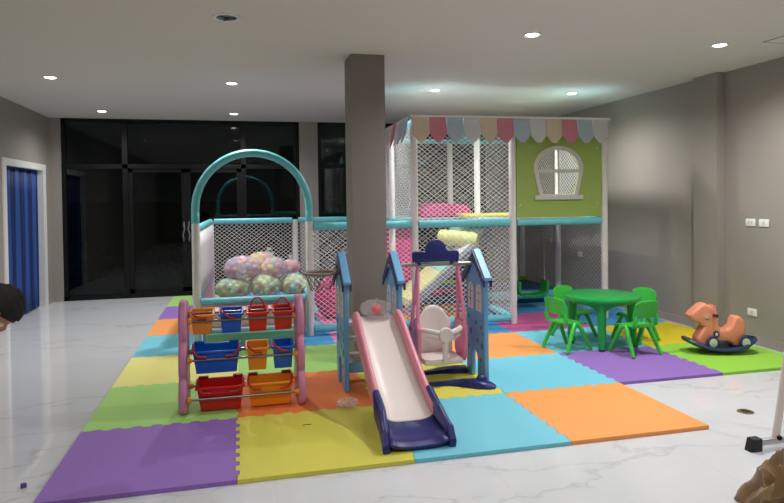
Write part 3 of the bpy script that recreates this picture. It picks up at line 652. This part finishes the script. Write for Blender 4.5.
# ------------------------------------------------------------------ slide and swing set
M_sky = mat('light blue plastic', '#70aedd', .38); M_navy = mat('navy plastic', '#232a6e', .35); M_pk = mat('pink slide plastic', '#e795a5', .38); M_pk2 = mat('pink swing plastic', '#ee8fae', .38); M_cream = mat('off-white plastic', '#eae0dc', .36)
M_pipe = mat('grey steel pipe', '#a09c99', .35, .6); M_hole = mat('dark blue cutout', '#2b5f8c', .5)
SL = thing('slide_and_swing_set', 'blue, pink and navy toddler slide and swing set with house-shaped end panels', 'slide and swing set', (0, 0, 0))
def star(cy, cz, r, k=5, rot=0): return [(cy+(r if i % 2 == 0 else r*.45)*math.sin(PI*i/k+rot), cz+(r if i % 2 == 0 else r*.45)*math.cos(PI*i/k+rot)) for i in range(2*k)]
def house_panel(x, yc, door=True, wins=True, seed=0):
    t = .038; hw = .205; ez = .87; apex = 1.035
    out = [(yc-hw, 0)]
    dw = .065; dz_ = .17
    out += [(yc-dw+.02, 0)]+[(yc+.02-dw*math.cos(a), dz_+dw*math.sin(a)) for a in [PI*k/10 for k in range(11)]]+[(yc+dw+.02, 0)] if door else []
    out += [(yc+hw, 0), (yc+hw, ez), (yc, apex), (yc-hw, ez)]
    b = MB(); b.prism(out, 'x', x, x+t); P = b.build('house_panel', M_sky, SL, bevel=.007, seg=2)
    # roof boards
    rl = math.hypot(hw+.07, apex-ez+.055)
    r = MB()
    def roofpoly(top): return None
    L_ = (yc-hw-.035, ez-.03); A_ = (yc, apex+.02); R_ = (yc+hw+.06, ez-.05); th = .032
    r.prism([L_, (L_[0]-.012, L_[1]+.025), (A_[0], A_[1]+.03), (R_[0]+.012, R_[1]+.025), R_, (A_[0], A_[1]-.012)], 'x', x-.012, x+t+.012)
    r.build('roof', M_sky, P, bevel=.006)
    s = MB()
    for f in (x-.018, x+t+.006):
        pts = [(L_[0]+.002, L_[1])]; N_ = 6
        top = [(L_[0], L_[1]+.012), (A_[0], A_[1]+.012), (R_[0], R_[1]+.012)]
        low = []
        for side, (p, q) in enumerate(((R_, A_), (A_, L_))):
            for k in range(N_*4+1):
                u = k/(N_*4); y = p[0]+(q[0]-p[0])*u; z = p[1]+(q[1]-p[1])*u-.046-.018*abs(math.sin(PI*u*N_)); low.append((y, z))
        s.prism(top+low, 'x', f, f+.012)
    s.build('scalloped_trim', M_navy, P, smooth=False)
    # windows and star cutouts go right through the panel
    rr = random.Random(seed); f0, f1 = x-.004, x+t+.004
    for wy in (yc-.095, yc+.085):
        z0, zs, wr_ = .575, .735, .058
        pts = [(wy-wr_, z0), (wy+wr_, z0)]+[(wy+wr_*math.cos(a), zs+wr_*1.1*math.sin(a)) for a in [PI*k/10 for k in range(11)]]
        wn = MB().prism(pts, 'x', f0, f1).build('window_panel', M_cream, P, smooth=False)
        h = MB(); h.box(f0-.003, f1+.003, wy-.004, wy+.004, .59, .78); h.box(f0-.003, f1+.003, wy-.045, wy+.045, .655, .663); h.box(f0-.003, f1+.003, wy-.045, wy+.045, .72, .728)
        h.build('window_grille', mat('window shadow grey', '#b7b0ac', .5), wn, smooth=False)
    for (sy, sz, sr) in ((.14, .50, .022), (-.02, .47, .016), (-.14, .45, .02), (.10, .38, .03), (-.06, .33, .016), (-.15, .30, .028), (.15, .24, .016), (-.12, .18, .02), (-.17, .40, .012)):
        MB().prism(star(yc+sy, sz, sr*1.25, 5, rr.uniform(0, 1)), 'x', x-.002, x+t+.002).build('star_cutout', M_hole, P, smooth=False)
    return P
house_panel(1.815, 1.55, seed=1); house_panel(2.235, 1.50, door=False, seed=2); house_panel(2.935, 1.44, seed=3)
# slide bed profile (y,z)
bed = [(1.42, .56), (1.30, .555), (1.20, .53), (1.08, .465), (.95, .375), (.80, .275), (.65, .18), (.50, .105), (.40, .07)]
toe = [(.40, .07), (.32, .05), (.24, .038), (.16, .035), (.11, .018)]
def lane(prof, xl, xr, m, name, th=.02):
    n = len(prof)
    def f(u, v):
        k = min(n-2, int(u*(n-1))); t = u*(n-1)-k; y = prof[k][0]*(1-t)+prof[k+1][0]*t; z = prof[k][1]*(1-t)+prof[k+1][1]*t
        a, c = xl(y), xr(y); x = a+(c-a)*v; return (x, y, z+.03*abs(2*v-1)**4)
    return MB().grid(f, (n-1)*4, 12).build(name, m, SL, solid=th, off=-1 if False else 0)
XL = lambda y: 1.905+.02*max(0, (1.0-y)) ; XR = lambda y: 2.195+.05*max(0, (1.2-y))
lane(bed, XL, XR, M_cream, 'slide_bed')
XLt = lambda y: XL(.4)-.04*((.4-y)/.29)**1.2 if y < .4 else XL(y)
XRt = lambda y: XR(.4)+.01*((.4-y)/.29)**1.2 if y < .4 else XR(y)
lane(toe, XLt, XRt, M_navy, 'slide_toe')
def rail_side(prof, xf, s, m, name, hfun, w_=.032):
    """raised side wall following the bed"""
    b = MB(); n = 40
    ring = []
    for i in range(n+1):
        u = i/n; k = min(len(prof)-2, int(u*(len(prof)-1))); t = u*(len(prof)-1)-k; y = prof[k][0]*(1-t)+prof[k+1][0]*t; z = prof[k][1]*(1-t)+prof[k+1][1]*t
        x = xf(y); h = hfun(u)
        zb = max(.002, z-.05); zt_ = z+h
        ring.append([b.bm.verts.new(p) for p in ((x, y, zb), (x+s*w_, y, zb), (x+s*(w_+.006), y, zt_-.012), (x+s*w_*.8, y, zt_), (x+s*w_*.25, y, zt_), (x-s*.002, y, zt_-.014))])
    for a, c in zip(ring, ring[1:]):
        for j in range(6): b.bm.faces.new((a[j], a[(j+1) % 6], c[(j+1) % 6], c[j]))
    b.bm.faces.new(ring[0]); b.bm.faces.new(ring[-1][::-1]); return b.build(name, m, SL, angle=60)
hp = lambda u: .07+.07*min(1, u*6) if u < .16 else .14-.03*u
sb = bed[1:]
hp = lambda u: .06+.075*math.sin(min(1, u*5)*PI/2)-.02*u
rail_side(sb, XL, -1, M_pk, 'slide_rail', hp); rail_side(sb, XR, 1, M_pk, 'slide_rail', hp)
lt = [(.54, .125)]+toe
def ht(u): return .13-.005*u if u < .35 else (.128-(u-.35)*.09 if u < .8 else .0875-(u-.8)*.3)
rail_side(lt, lambda y: XLt(y)-.004, -1, M_navy, 'toe_wall', ht, .038); rail_side(lt, lambda y: XRt(y)+.004, 1, M_navy, 'toe_wall', ht, .038)
# platform and steps between the two left panels
MB().box(1.862, 2.233, 1.42, 1.60, .50, .53, bev=.006).build('platform', M_cream, SL)
for k in range(3): MB().box(1.862, 2.233, 1.60+.025*k, 1.68+.02*k, .34-.14*k, .37-.14*k, bev=.006).build('step', M_cream, SL)
MB().box(1.862, 2.233, 1.44, 1.47, .12, .20, bev=.006).build('brace', M_sky, SL)
# swing bar, sign board, hangers
MB().tube([(2.20, 1.47, .965), (2.99, 1.44, .965)], .015, 12).build('cross_bar', M_pipe, SL)
cl = []
def arc(cx0, cz0, r, a0, a1, n=8): return [(cx0+r*math.cos(a0+(a1-a0)*k/n), cz0+r*math.sin(a0+(a1-a0)*k/n)) for k in range(n+1)]
sg = [(2.405, .985), (2.795, .985)]+arc(2.775, 1.05, .025, 0, PI/2, 4)+[(2.70, 1.075)]+arc(2.60, 1.085, .085, .1, PI-.1, 12)+[(2.50, 1.075)]+arc(2.425, 1.05, .025, PI/2, PI, 4)
MB().prism(sg, 'y', 1.43, 1.47, bev=.006).build('sign_board', M_navy, SL)
b = MB(); b.box(2.44, 2.47, 1.435, 1.465, .96, .99); b.box(2.72, 2.75, 1.435, 1.465, .96, .99); b.build('sign_clip', M_navy, SL)
# navy base runners
def runner(pts, w_, name='base_runner'):
    b = MB(); n = len(pts); ring = []
    for i, (x, y, wd, h) in enumerate(pts):
        p, q = pts[max(0, i-1)], pts[min(n-1, i+1)]; tx, ty = q[0]-p[0], q[1]-p[1]; l = math.hypot(tx, ty); nx, ny = -ty/l, tx/l
        ring.append([b.bm.verts.new((x+nx*wd*s, y+ny*wd*s, z)) for s, z in ((-1, .0), (1, .0), (.85, h*.8), (.4, h), (-.4, h), (-.85, h*.8))])
    for a, c in zip(ring, ring[1:]):
        for j in range(6): b.bm.faces.new((a[j], a[(j+1) % 6], c[(j+1) % 6], c[j]))
    b.bm.faces.new(ring[0]); b.bm.faces.new(ring[-1][::-1]); return b.build(name, M_navy, SL, angle=50)
runner([(2.28, 1.27, .06, .03), (2.38, 1.32, .03, .03), (2.50, 1.33, .025, .03), (2.65, 1.31, .03, .035), (2.76, 1.27, .05, .05), (2.87, 1.20, .075, .06), (2.95, 1.15, .06, .04), (2.985, 1.13, .03, .02)], .05)
runner([(2.28, 1.60, .05, .03), (2.42, 1.64, .03, .03), (2.55, 1.66, .028, .03), (2.70, 1.68, .04, .04), (2.82, 1.67, .06, .05), (2.93, 1.65, .06, .05)], .05)
MB().ball((2.90, 1.215, .055), .05, 3, (.9, .8, .8)).build('foot_knob', M_navy, SL)
# hanging swing
SG = thing('toddler_swing', 'white bucket toddler swing with pink lattice hangers on the blue swing set', 'swing', (2.62, 1.46, 0))
for s in (-1, 1):
    xx = s*.17
    def bar(p, q, r0=.013, r1=.015, b=None): b.tube([p, q], [r0, r1], 8)
    b = MB(); top = (xx, 0, .975); fb = (xx+s*.035, -.10, .42); bb = (xx+s*.035, .10, .42)
    b.ball((xx, 0, .972), .024, 2)
    bar(top, fb, .014, .017, b); bar(top, bb, .014, .017, b)
    for z0, z1 in ((.85, .78), (.70, .62), (.55, .47)):
        f = lambda z, sd: (xx+s*.035*(.975-z)/.555, sd*.10*(.975-z)/.555, z); bar(f(z0, -1), f(z1, 1), .008, .008, b)
    b.build('hanger', M_pk2, SG)
    b = MB(); b.prism([(-.13, .46), (-.10, .50), (.10, .50), (.13, .46), (.12, .24), (.08, .17), (-.08, .17), (-.12, .24)], 'x', xx+s*.01, xx+s*.045, bev=.012); hp_ = b.build('side_plate', M_pk2, SG)
    for y in (-.08, .08): MB().lathe([(.02, 0), (.02, .01), (.012, .016)], 12, m=T(xx+s*.045, y, .43, ry=s*PI/2)).build('bolt', mat('grey bolt', '#8d8f96', .3, .7), hp_)
# bucket seat
def back(u, v):
    x = (v-.5)*.32*(1-.12*(1-u)); hgt = .20+u*.40*(1-.42*abs(2*v-1)**2.2) ; return (x, .12+.05*u-.05*abs(2*v-1)**2, hgt)
MB().grid(back, 14, 16).build('backrest', M_cream, SG, solid=.022)
b = MB(); b.prism([(-.16, -.15), (.16, -.15), (.165, 0), (.16, .15), (-.16, .15), (-.165, 0)], 'z', .165, .215, bev=.015); b.build('seat_pan', M_cream, SG)
b = MB()
b.tube([(-.17, -.06, .44), (-.14, -.13, .445), (-.07, -.175, .435), (0, -.185, .42), (.07, -.175, .435), (.14, -.13, .445), (.17, -.06, .44)], .022, 10)
b.tube([(-.14, -.12, .40), (-.07, -.165, .375), (0, -.18, .37), (.07, -.165, .375), (.14, -.12, .40)], .012, 8)
b.lathe([(.055, -.022), (.06, -.012), (.06, .012), (.055, .022)], 24, m=T(0, -.19, .415, rx=PI/2)); b.tube([(0, -.18, .40), (0, -.165, .20)], [.026, .022], 10); b.build('safety_bar', M_cream, SG)

# basketball hoop on the left panel
HP = thing('basketball_hoop', 'grey plastic toy basketball hoop with green and white net on the left blue panel', 'basketball hoop', (1.665, 1.58, .915))
MB().tube([(.128*math.cos(2*PI*k/28), .128*math.sin(2*PI*k/28), 0) for k in range(28)], .013, 8, closed=True).build('ring', mat('grey brown plastic', '#8a7f74', .45), HP)
MB().box(.125, .148, -.03, .03, -.02, .03, bev=.004).build('bracket', mat('grey brown plastic', '#8a7f74', .45), HP)
b = MB(); n = 14
for k in range(n):
    for s in (1, -1):
        P = []
        for i in range(5):
            a = 2*PI*k/n+s*i*2*PI/n/2; r = .125-.012*i; P.append((r*math.cos(a), r*math.sin(a), -.035*i))
        b.tube(P, .0022, 4)
b.build('hoop_net', mat('dark green cord', '#2f6b4a', .7), HP)

# plastic bag with red ball on the slide top
pb = thing('plastic_bag', 'crumpled clear plastic bag holding a red ball on top of the slide', 'plastic bag', (2.06, 1.32, .582))
b = MB(); g_ = bmesh.ops.create_icosphere(b.bm, subdivisions=4, radius=1)['verts']; rr = random.Random(3)
for v in g_:
    d = v.co.normalized(); q = 1+.16*math.sin(d.x*7+1)*math.sin(d.y*6+2)+.08*math.sin(d.x*17+d.z*13); v.co = Vector((d.x*.115*q, d.y*.075*q, .072+max(-.058, d.z*.066*q)))
b.build('bag_film', film('crumpled bag film', '#f2f4f6', .20), pb)
rb = MB().ball((0, 0, 0), .043, 3).build('red_ball', mat('red ball plastic', '#e8242c', .3), loc=(2.065, 1.31, .645)); tag(rb, 'red play ball inside the clear bag at the slide top', 'ball')

# ------------------------------------------------------------------ green table and chairs
M_tab = mat('green table plastic', '#1d9e45', .33, noise=.03, nscale=5); M_ch = mat('green chair plastic', '#3cc043', .36)
TB = thing('round_kids_table', 'round green plastic children table with four thick legs', 'table', (4.595, 2.19, 0))
MB().lathe([(.02, .470), (.335, .470), (.350, .462), (.368, .470), (.378, .490), (.374, .508), (.362, .516), (.05, .518), (.02, .518)], 56).build('tabletop', M_tab, TB)
va = math.atan2(-1.0, -.62)
for k in range(4):
    a = va+k*PI/2; c, s = math.cos(a), math.sin(a)
    b = MB(); b.tube([(c*.275, s*.275, .47), (c*.285, s*.285, .40), (c*.295, s*.295, .2), (c*.30, s*.30, .02)], [.052, .046, .04, .034], 14)
    L_ = b.build('leg', M_tab, TB)
    MB().lathe([(.03, 0), (.032, .02)], 14, m=T(c*.30, s*.30, 0)).build('foot_cap', mat('dark foot rubber', '#1c1f1c', .6), L_)
b = MB()
for k in range(4):
    a0 = va+k*PI/2
    def f(u, v, a0=a0):
        a = a0+u*PI/2; drop = .03+.10*(abs(2*u-1)**3); r = .30-.02*v; return (r*math.cos(a), r*math.sin(a), .468-v*drop)
    b.grid(f, 20, 3)
b.build('apron', M_tab, TB, solid=.008)
def make_chair(loc, rz, lab):
    t = thing('kids_chair', lab, 'chair', loc, rz, 'green plastic chairs around the table')
    b = MB()
    def seat(u, v):
        x = (u-.5)*.27*(1-.12*(1-v)); y = -.13+v*.27; e = abs(2*u-1); return (x, y, .278-.018*(1-e**2)*math.sin(PI*v)-.02*max(0, v-.85)/.15)
    b.grid(seat, 14, 14); b.build('seat', M_ch, t, solid=.014, bevel=.004)
    def bk(u, v):
        x = (u-.5)*(.30-.02*v); e = abs(2*u-1); z = .365+v*.155-.02*e**4*v-(1-v)*(-.0+.018*e**4*0); y = -.145-.035*v+.035*e**2-.01; return (x, y, z+.012*math.sin(PI*u)*v)
    MB().grid(bk, 16, 10).build('backrest', M_ch, t, solid=.014, bevel=.004)
    b = MB()
    for s in (-1, 1): b.tube([(s*.118, -.10, .277), (s*.128, -.135, .30), (s*.129, -.14, .34), (s*.125, -.135, .385)], [.018, .022, .021, .017], 8)
    b.tube([(-.11, -.12, .285), (0, -.14, .288), (.11, -.12, .285)], .016, 8)
    b.build('back_support', M_ch, t)
    for s in (-1, 1):
        for fy in (-1, 1):
            tp = (s*.125, fy*.012, .272); P = [tp, (s*.138, fy*.045, .235), (s*.155, fy*.105, .115), (s*.168, fy*.158, .008)]
            MB().tube(P, [.020, .023, .020, .017], 10).build('leg', M_ch, t)
    return t
c1 = make_chair((4.165, 2.125, 0), -PI/2+.26, 'green child chair at the left front of the table, backrest to the left')
def chair_copy(loc, rz, lab): c = copy_tree(c1); c.location = loc; c.rotation_euler = (0, 0, rz); c['label'] = lab; return c
chair_copy((4.70, 1.79, 0), .16, 'green child chair nearest the camera at the right of the table')
chair_copy((5.04, 2.27, 0), PI/2+.32, 'green child chair on the far right of the table, beside the wall')
chair_copy((4.52, 2.60, 0), PI+.3, 'green child chair on the far left behind the table top')

# ------------------------------------------------------------------ rocking horse
M_or = mat('coral orange plastic', '#ec9572', .42); M_nv = mat('dark navy plastic', '#27395c', .4); M_grey = mat('pale grey hub plastic', '#c9c8c0', .45)
RH = thing('rocking_horse', 'coral rocking horse on a navy rocker with four wheels near the right wall', 'rocking horse', (5.49, 1.61, 0), -.27); RH.scale = (.87, .95, .98)
prof = [(-.341, .368), (-.313, .403), (-.258, .442), (-.217, .475), (-.168, .485), (-.11, .453), (-.06, .427), (-.042, .383), (-.032, .278), (-.003, .225), (.063, .231), (.113, .271), (.137, .336), (.154, .355), (.198, .356), (.248, .322), (.264, .263), (.261, .189), (.231, .144), (.215, .07), (.129, .07), (.105, .097), (.063, .111), (-.06, .117), (-.102, .07), (-.225, .07), (-.266, .115), (-.263, .151), (-.2, .242), (-.184, .255), (-.242, .291), (-.316, .321)]
MB().prism(prof, 'y', -.075, .075, bev=.03, seg=4).build('body', M_or, RH, angle=60)
b = MB()
for s in (-1, 1): b.prism([(-.12, .40), (-.08, .47), (-.045, .45), (-.06, .40)], 'y', s*.03-.012, s*.03+.012, bev=.006)
b.build('ear', M_or, RH)
# rocker: curved boat
def rk(u, v):
    x = -.385+.77*u; e = abs(2*u-1); hw = .155*(1-e**3.2)**.5+.012; y = (2*v-1)*hw; z = .034+.105*(x/.40)**2+.02*abs(2*v-1)**6
    return (x, y, z)
MB().grid(rk, 40, 12).build('rocker', M_nv, RH, solid=.028, bevel=.006)
for x in (-.125, .225):
    for s in (-1, 1):
        w_ = MB(); w_.lathe([(.052, -.018), (.062, -.012), (.062, .012), (.052, .018)], 28, m=T(x, s*.115, .115, rx=PI/2)); wo = w_.build('wheel', M_nv, RH)
        MB().lathe([(.042, 0), (.042, .006), (.03, .010), (.008, .011)], 24, m=T(x, s*.133, .115, rx=(PI/2 if s < 0 else -PI/2))).build('hub', M_grey, wo)
    MB().tube([(x, -.11, .115), (x, .11, .115)], .014, 8).build('axle', M_nv, RH)
MB().tube([(-.095, -.15, .378), (-.095, -.07, .370), (-.095, .07, .370), (-.095, .15, .378)], [.017, .013, .013, .017], 12).build('handlebar', mat('dark plum handle', '#3a2440', .45), RH)
for s in (-1, 1):
    f = s*.075
    def side(m, nm, pts2, d): MB().prism(pts2, 'y', min(f, f+s*d), max(f, f+s*d)).build(nm, m, RH, smooth=False)
    side(M_nv, 'badge', [(-.064+.035*math.cos(2*PI*k/20), .187+.035*math.sin(2*PI*k/20)) for k in range(20)], .003)
    side(M_white, 'badge_star', star(-.064, .187, .024), .005)
    side(mat('pale peach', '#ddb9a2', .5), 'eye_patch', [(-.165+.030*math.cos(2*PI*k/20), .355+.030*math.sin(2*PI*k/20)) for k in range(20)], .003)
    b = MB(); b.tube([(-.165+.020*math.cos(a), f+s*.004, .352+.018*math.sin(a)) for a in [PI*1.05+k*PI*.9/8 for k in range(9)]], .003, 6)
    b.build('closed_eyelid', mat('dark lash', '#2a2420', .5), RH)

# ------------------------------------------------------------------ small floor things
fd = thing('floor_drain', 'small round brown metal floor drain in the marble at right', 'floor drain', (4.48, .21, ZF))
MB().lathe([(.055, 0), (.055, .003), (.05, .005)], 28).build('cover', mat('brown metal', '#7a6c55', .45, .4), fd)
b = MB()
for k in range(6): b.box(-.03, .03, -.003, .003, .005, .006, m=T(0, -.03+.012*k, 0))
b.build('slot', M_black, fd)
cp = MB(); g_ = bmesh.ops.create_icosphere(cp.bm, subdivisions=3, radius=1)['verts']
for v in g_:
    d = v.co.normalized(); q = 1+.25*math.sin(d.x*9+1)*math.sin(d.y*11+2); v.co = Vector((d.x*.075*q, d.y*.065*q, .027+max(-.026, d.z*.03*q)))
o = cp.build('crumpled_plastic_wrap', film('wrap film', '#f2ece6', .35), loc=(1.78, 1.02, 0)); tag(o, 'crumpled clear plastic wrap on the orange tile left of the slide', 'plastic wrap')
o = MB().box(-.014, .014, -.012, .012, 0, .022, bev=.003).build('foam_scrap', mat('purple foam scrap', '#5a3f8a', .7), loc=(-.12, .27, ZF)); o.rotation_euler = (0, 0, .4); tag(o, 'tiny purple foam scrap on the marble at the left edge', 'foam scrap')
o = MB().tube([(0, 0, 0.0022), (.03, .01, .0022), (.06, .004, .0022)], .002, 5).build('hair_tie', mat('dark fibre', '#3a3020', .7), loc=(1.42, .72, 0)); tag(o, 'tiny dark fibre lying on the yellow foam tile', 'fibre')

# metal stand at the right edge
MS = thing('metal_stand', 'silver square-tube stand with black rubber foot at the right edge', 'stand', (4.01, -.36, ZF))
M_sil = mat('silver square tube', '#b4b6ba', .35, .6)
MB().box(.02, .75, -.016, .016, .028, .062, bev=.003).build('foot_tube', M_sil, MS)
MB().prism([(-.05, 0), (.03, 0), (.03, .075), (-.03, .075)], 'y', -.03, .03, bev=.006).build('rubber_foot', mat('black rubber', '#1b1c1f', .6), MS)
MB().prism([(.73, 0), (.81, 0), (.79, .075), (.73, .075)], 'y', -.03, .03, bev=.006).build('rubber_foot', mat('black rubber', '#1b1c1f', .6), MS)
MB().tube([(.15, 0, .05), (.30, .0, .9)], .022, 12).build('upright', mat('pale pink-white post', '#d9cdc8', .4), MS)
MB().tube([(.60, 0, .05), (.45, .0, .9)], .022, 12).build('upright', mat('pale pink-white post', '#d9cdc8', .4), MS)
MB().box(.27, .48, -.02, .02, .88, .92, bev=.004).build('top_rail', M_sil, MS)
MB().ball((.15, -.03, .07), .016, 2).build('knob', M_black, MS)

# brown cloth heap bottom right
def heap(cx0, cy0, R_, H_, seed, m, name, lab, cat):
    b = MB(); rr = random.Random(seed); ph = [rr.uniform(0, 6) for _ in range(8)]
    def f(u, v):
        a = 2*PI*u; q = v; rad = R_*(.85+.12*math.sin(3*a+ph[0])+.06*math.sin(7*a+ph[1]))*q
        z = H_*(1-q**2.2)*(1+.10*math.sin(5*a+ph[2])*q)+.03*math.sin(11*a+ph[3]+q*3)*q*(1-q)*4*.8+.02*math.sin(17*a+q*9)*q*(1-q)*3
        P_ = Vector((math.cos(a)*q*2.2, math.sin(a)*q*2.2, z*2)); rd = 1-abs(noise.noise(P_*1.6+Vector((3, 1, 2))))*2.2; r2 = 1-abs(noise.noise(P_*3.4))*2
        z = z*(.80+.28*rd)+.05*r2*q*(1.05-q)*2; rad *= .93+.14*rd
        return (rad*math.cos(a), rad*math.sin(a)*.8, max(.004, z))
    b.grid(f, 160, 44); bmesh.ops.remove_doubles(b.bm, verts=b.bm.verts, dist=.0005)
    o = b.build(name, m, loc=(cx0, cy0, ZF)); tag(o, lab, cat); return o
heap(3.71, -1.20, .52, .34, 4, mat('brown cloth', '#775a34', .85, noise=.25, nscale=12, bump=.2, bscale=90, sheen=.3), 'brown_cloth', 'crumpled brown cloth heap at the bottom right corner of the photo', 'cloth')

# ------------------------------------------------------------------ person leaning in at the left edge
def person():
    t = thing('person', 'person with short black hair leaning forward at the left edge', 'person', (-.075, -.62, ZF), -.24); t.scale = (.83, .83, .83)
    V = {}; E_ = []; order = []
    def a(n, p, r, par=None):
        V[n] = (p, r); order.append(n)
        if par: E_.append((par, n))
    # bending forward towards +x, local coords (floor z=0); head reaches into the picture
    a('pelvis', (-.30, 0, .86), (.15, .12)); a('waist', (-.24, 0, 1.00), (.125, .105), 'pelvis'); a('chest', (-.12, 0, 1.15), (.15, .12), 'waist'); a('upchest', (-.02, 0, 1.25), (.13, .10), 'chest')
    a('neck', (.06, 0, 1.30), (.055, .055), 'upchest'); a('skull', (.13, 0, 1.33), (.06, .06), 'neck')
    for s in (-1, 1):
        k = str(s)
        a('hip'+k, (-.30, s*.09, .82), (.10, .10), 'pelvis'); a('knee'+k, (-.22, s*.11, .46), (.06, .06), 'hip'+k); a('ank'+k, (-.33, s*.11, .08), (.04, .04), 'knee'+k); a('toe'+k, (-.18, s*.12, .035), (.032, .045), 'ank'+k)
        a('sho'+k, (-.04, s*.17, 1.22), (.062, .062), 'upchest'); a('elb'+k, (-.10, s*.24, .95), (.042, .042), 'sho'+k); a('wri'+k, (-.13, s*.15, .74), (.028, .028), 'elb'+k); a('palm'+k, (-.14, s*.12, .67), (.036, .022), 'wri'+k)
        for q in range(4): a('f%d%s' % (q, k), (-.17+.022*q, s*.11, .60-.008*math.sin(q)), (.0095, .0095), 'palm'+k); a('g%d%s' % (q, k), (-.17+.022*q, s*.095, .565+.006*(q == 0)+.006*(q == 3)), (.008, .008), 'f%d%s' % (q, k))
        a('th'+k, (-.10, s*.115, .64), (.010, .010), 'palm'+k); a('tj'+k, (-.085, s*.105, .60), (.0085, .0085), 'th'+k)
    me = bpy.data.meshes.new('body'); idx = {n: i for i, n in enumerate(order)}
    me.from_pydata([V[n][0] for n in order], [(idx[p], idx[q]) for p, q in E_], []); o = bpy.data.objects.new('body', me); COL.objects.link(o); o.parent = t
    sk = o.modifiers.new('skin', 'SKIN'); sk.use_smooth_shade = True
    for n in order: me.skin_vertices[0].data[idx[n]].radius = V[n][1]
    me.skin_vertices[0].data[0].use_root = True
    sb_ = o.modifiers.new('sub', 'SUBSURF'); sb_.levels = sb_.render_levels = 2
    # skin above, clothes below by height: separate garments as shells instead
    me.materials.append(mat('warm brown skin', '#a5705a', .55))
    # head: ovoid with face, looking down and forward
    hm = T(.185, 0, 1.335, ry=1.05)
    b = MB(); g_ = bmesh.ops.create_icosphere(b.bm, subdivisions=4, radius=1)['verts']
    for v in g_:
        d = v.co.normalized(); x, y, z = d
        fx = .095; fy = .075; fz = .12
        X, Y, Z = x*fx, y*fy, z*fz
        if z < 0: Y *= 1-.28*(-z)**1.5; X = X*(1-.12*(-z))+.01*(-z)
        if x > .6 and abs(y) < .22 and -.35 < z < .15: X += .028*(1-abs(y)/.22)*(1-abs(z+.12)/.27)       # nose
        if x > .5 and .02 < z < .22 and .2 < abs(y) < .6: X -= .008                                      # eye sockets
        if x > .7 and -.55 < z < -.40 and abs(y) < .35: X += .006                                        # lips
        v.co = Vector((X, Y, Z))
    b.xf(g_, hm)
    for s in (-1, 1): b.ball((0, 0, 0), .03, 2, (.6, .3, 1), m=hm @ T(-.005, s*.073, -.01))
    hd = b.build('head', mat('warm brown skin', '#a5705a', .55), t)
    b = MB()
    for s in (-1, 1): b.ball((0, 0, 0), .012, 2, m=hm @ T(.082, s*.03, .012))
    b.build('eye', mat('eye white', '#e6e2dc', .3), hd)
    b = MB(); g_ = bmesh.ops.create_icosphere(b.bm, subdivisions=4, radius=1)['verts']; kill = []
    for v in g_:
        d = v.co.normalized(); x, y, z = d; k = 1.0+.03*math.sin(y*30+x*11)
        v.co = Vector((x*.112*k, y*.093*k, z*.138*k+.006))
        if (x > .25 and z < .38) or z < -.45: kill.append(v)
    bmesh.ops.delete(b.bm, geom=kill, context='VERTS'); b.xf(b.bm.verts, hm)
    b.build('hair', mat('black hair', '#070606', .85, noise=.3, nscale=60), t, solid=.012)
    # clothes: shirt shell and trousers
    def cloth(nm, chains, m):
        b = MB()
        for P, R in chains: b.tube(P, R, 16)
        b.build(nm, m, t, sub=1)
    b = MB()
    rings = [((-.33, .80), .19, .17), ((-.30, .90), .19, .18), ((-.24, 1.0), .18, .17), ((-.12, 1.15), .20, .20), ((-.04, 1.24), .17, .20), ((.015, 1.285), .10, .13), ((.035, 1.295), .078, .085)]
    def sh(u, v):
        f = v*(len(rings)-1); k = min(len(rings)-2, int(f)); q = f-k; (c0, a0, b0), (c1, a1, b1) = rings[k], rings[k+1]
        cx = c0[0]+(c1[0]-c0[0])*q; cz = c0[1]+(c1[1]-c0[1])*q; ra = a0+(a1-a0)*q; rb = b0+(b1-b0)*q; a = 2*PI*u
        return (cx+ra*math.cos(a)*.78, rb*math.sin(a), cz-ra*math.cos(a)*.5)
    b.grid(sh, 32, 24); bmesh.ops.remove_doubles(b.bm, verts=b.bm.verts, dist=.0005)
    for s_ in (-1, 1): b.tube([(-.05, s_*.07, 1.235), (-.045, s_*.15, 1.225), (-.055, s_*.195, 1.16), (-.08, s_*.225, 1.06), (-.10, s_*.24, .96)], [.105, .10, .085, .07, .06], 18)
    b.build('shirt', mat('dark grey shirt', '#33343a', .8), t, sub=1)
    cloth('trousers', [([(-.29, s*.075, .95), (-.30, s*.09, .80), (-.22, s*.11, .46), (-.325, s*.11, .12)], [.125, .13, .082, .062]) for s in (-1, 1)], mat('navy trousers', '#20263a', .85))
    b = MB()
    for s in (-1, 1): b.prism([(-.39, .0), (-.13, .0), (-.12, .04), (-.25, .09), (-.38, .09)], 'y', s*.12-.045, s*.12+.045, bev=.015)
    b.build('shoe', mat('black shoe', '#18181a', .5), t)
    return t
person()
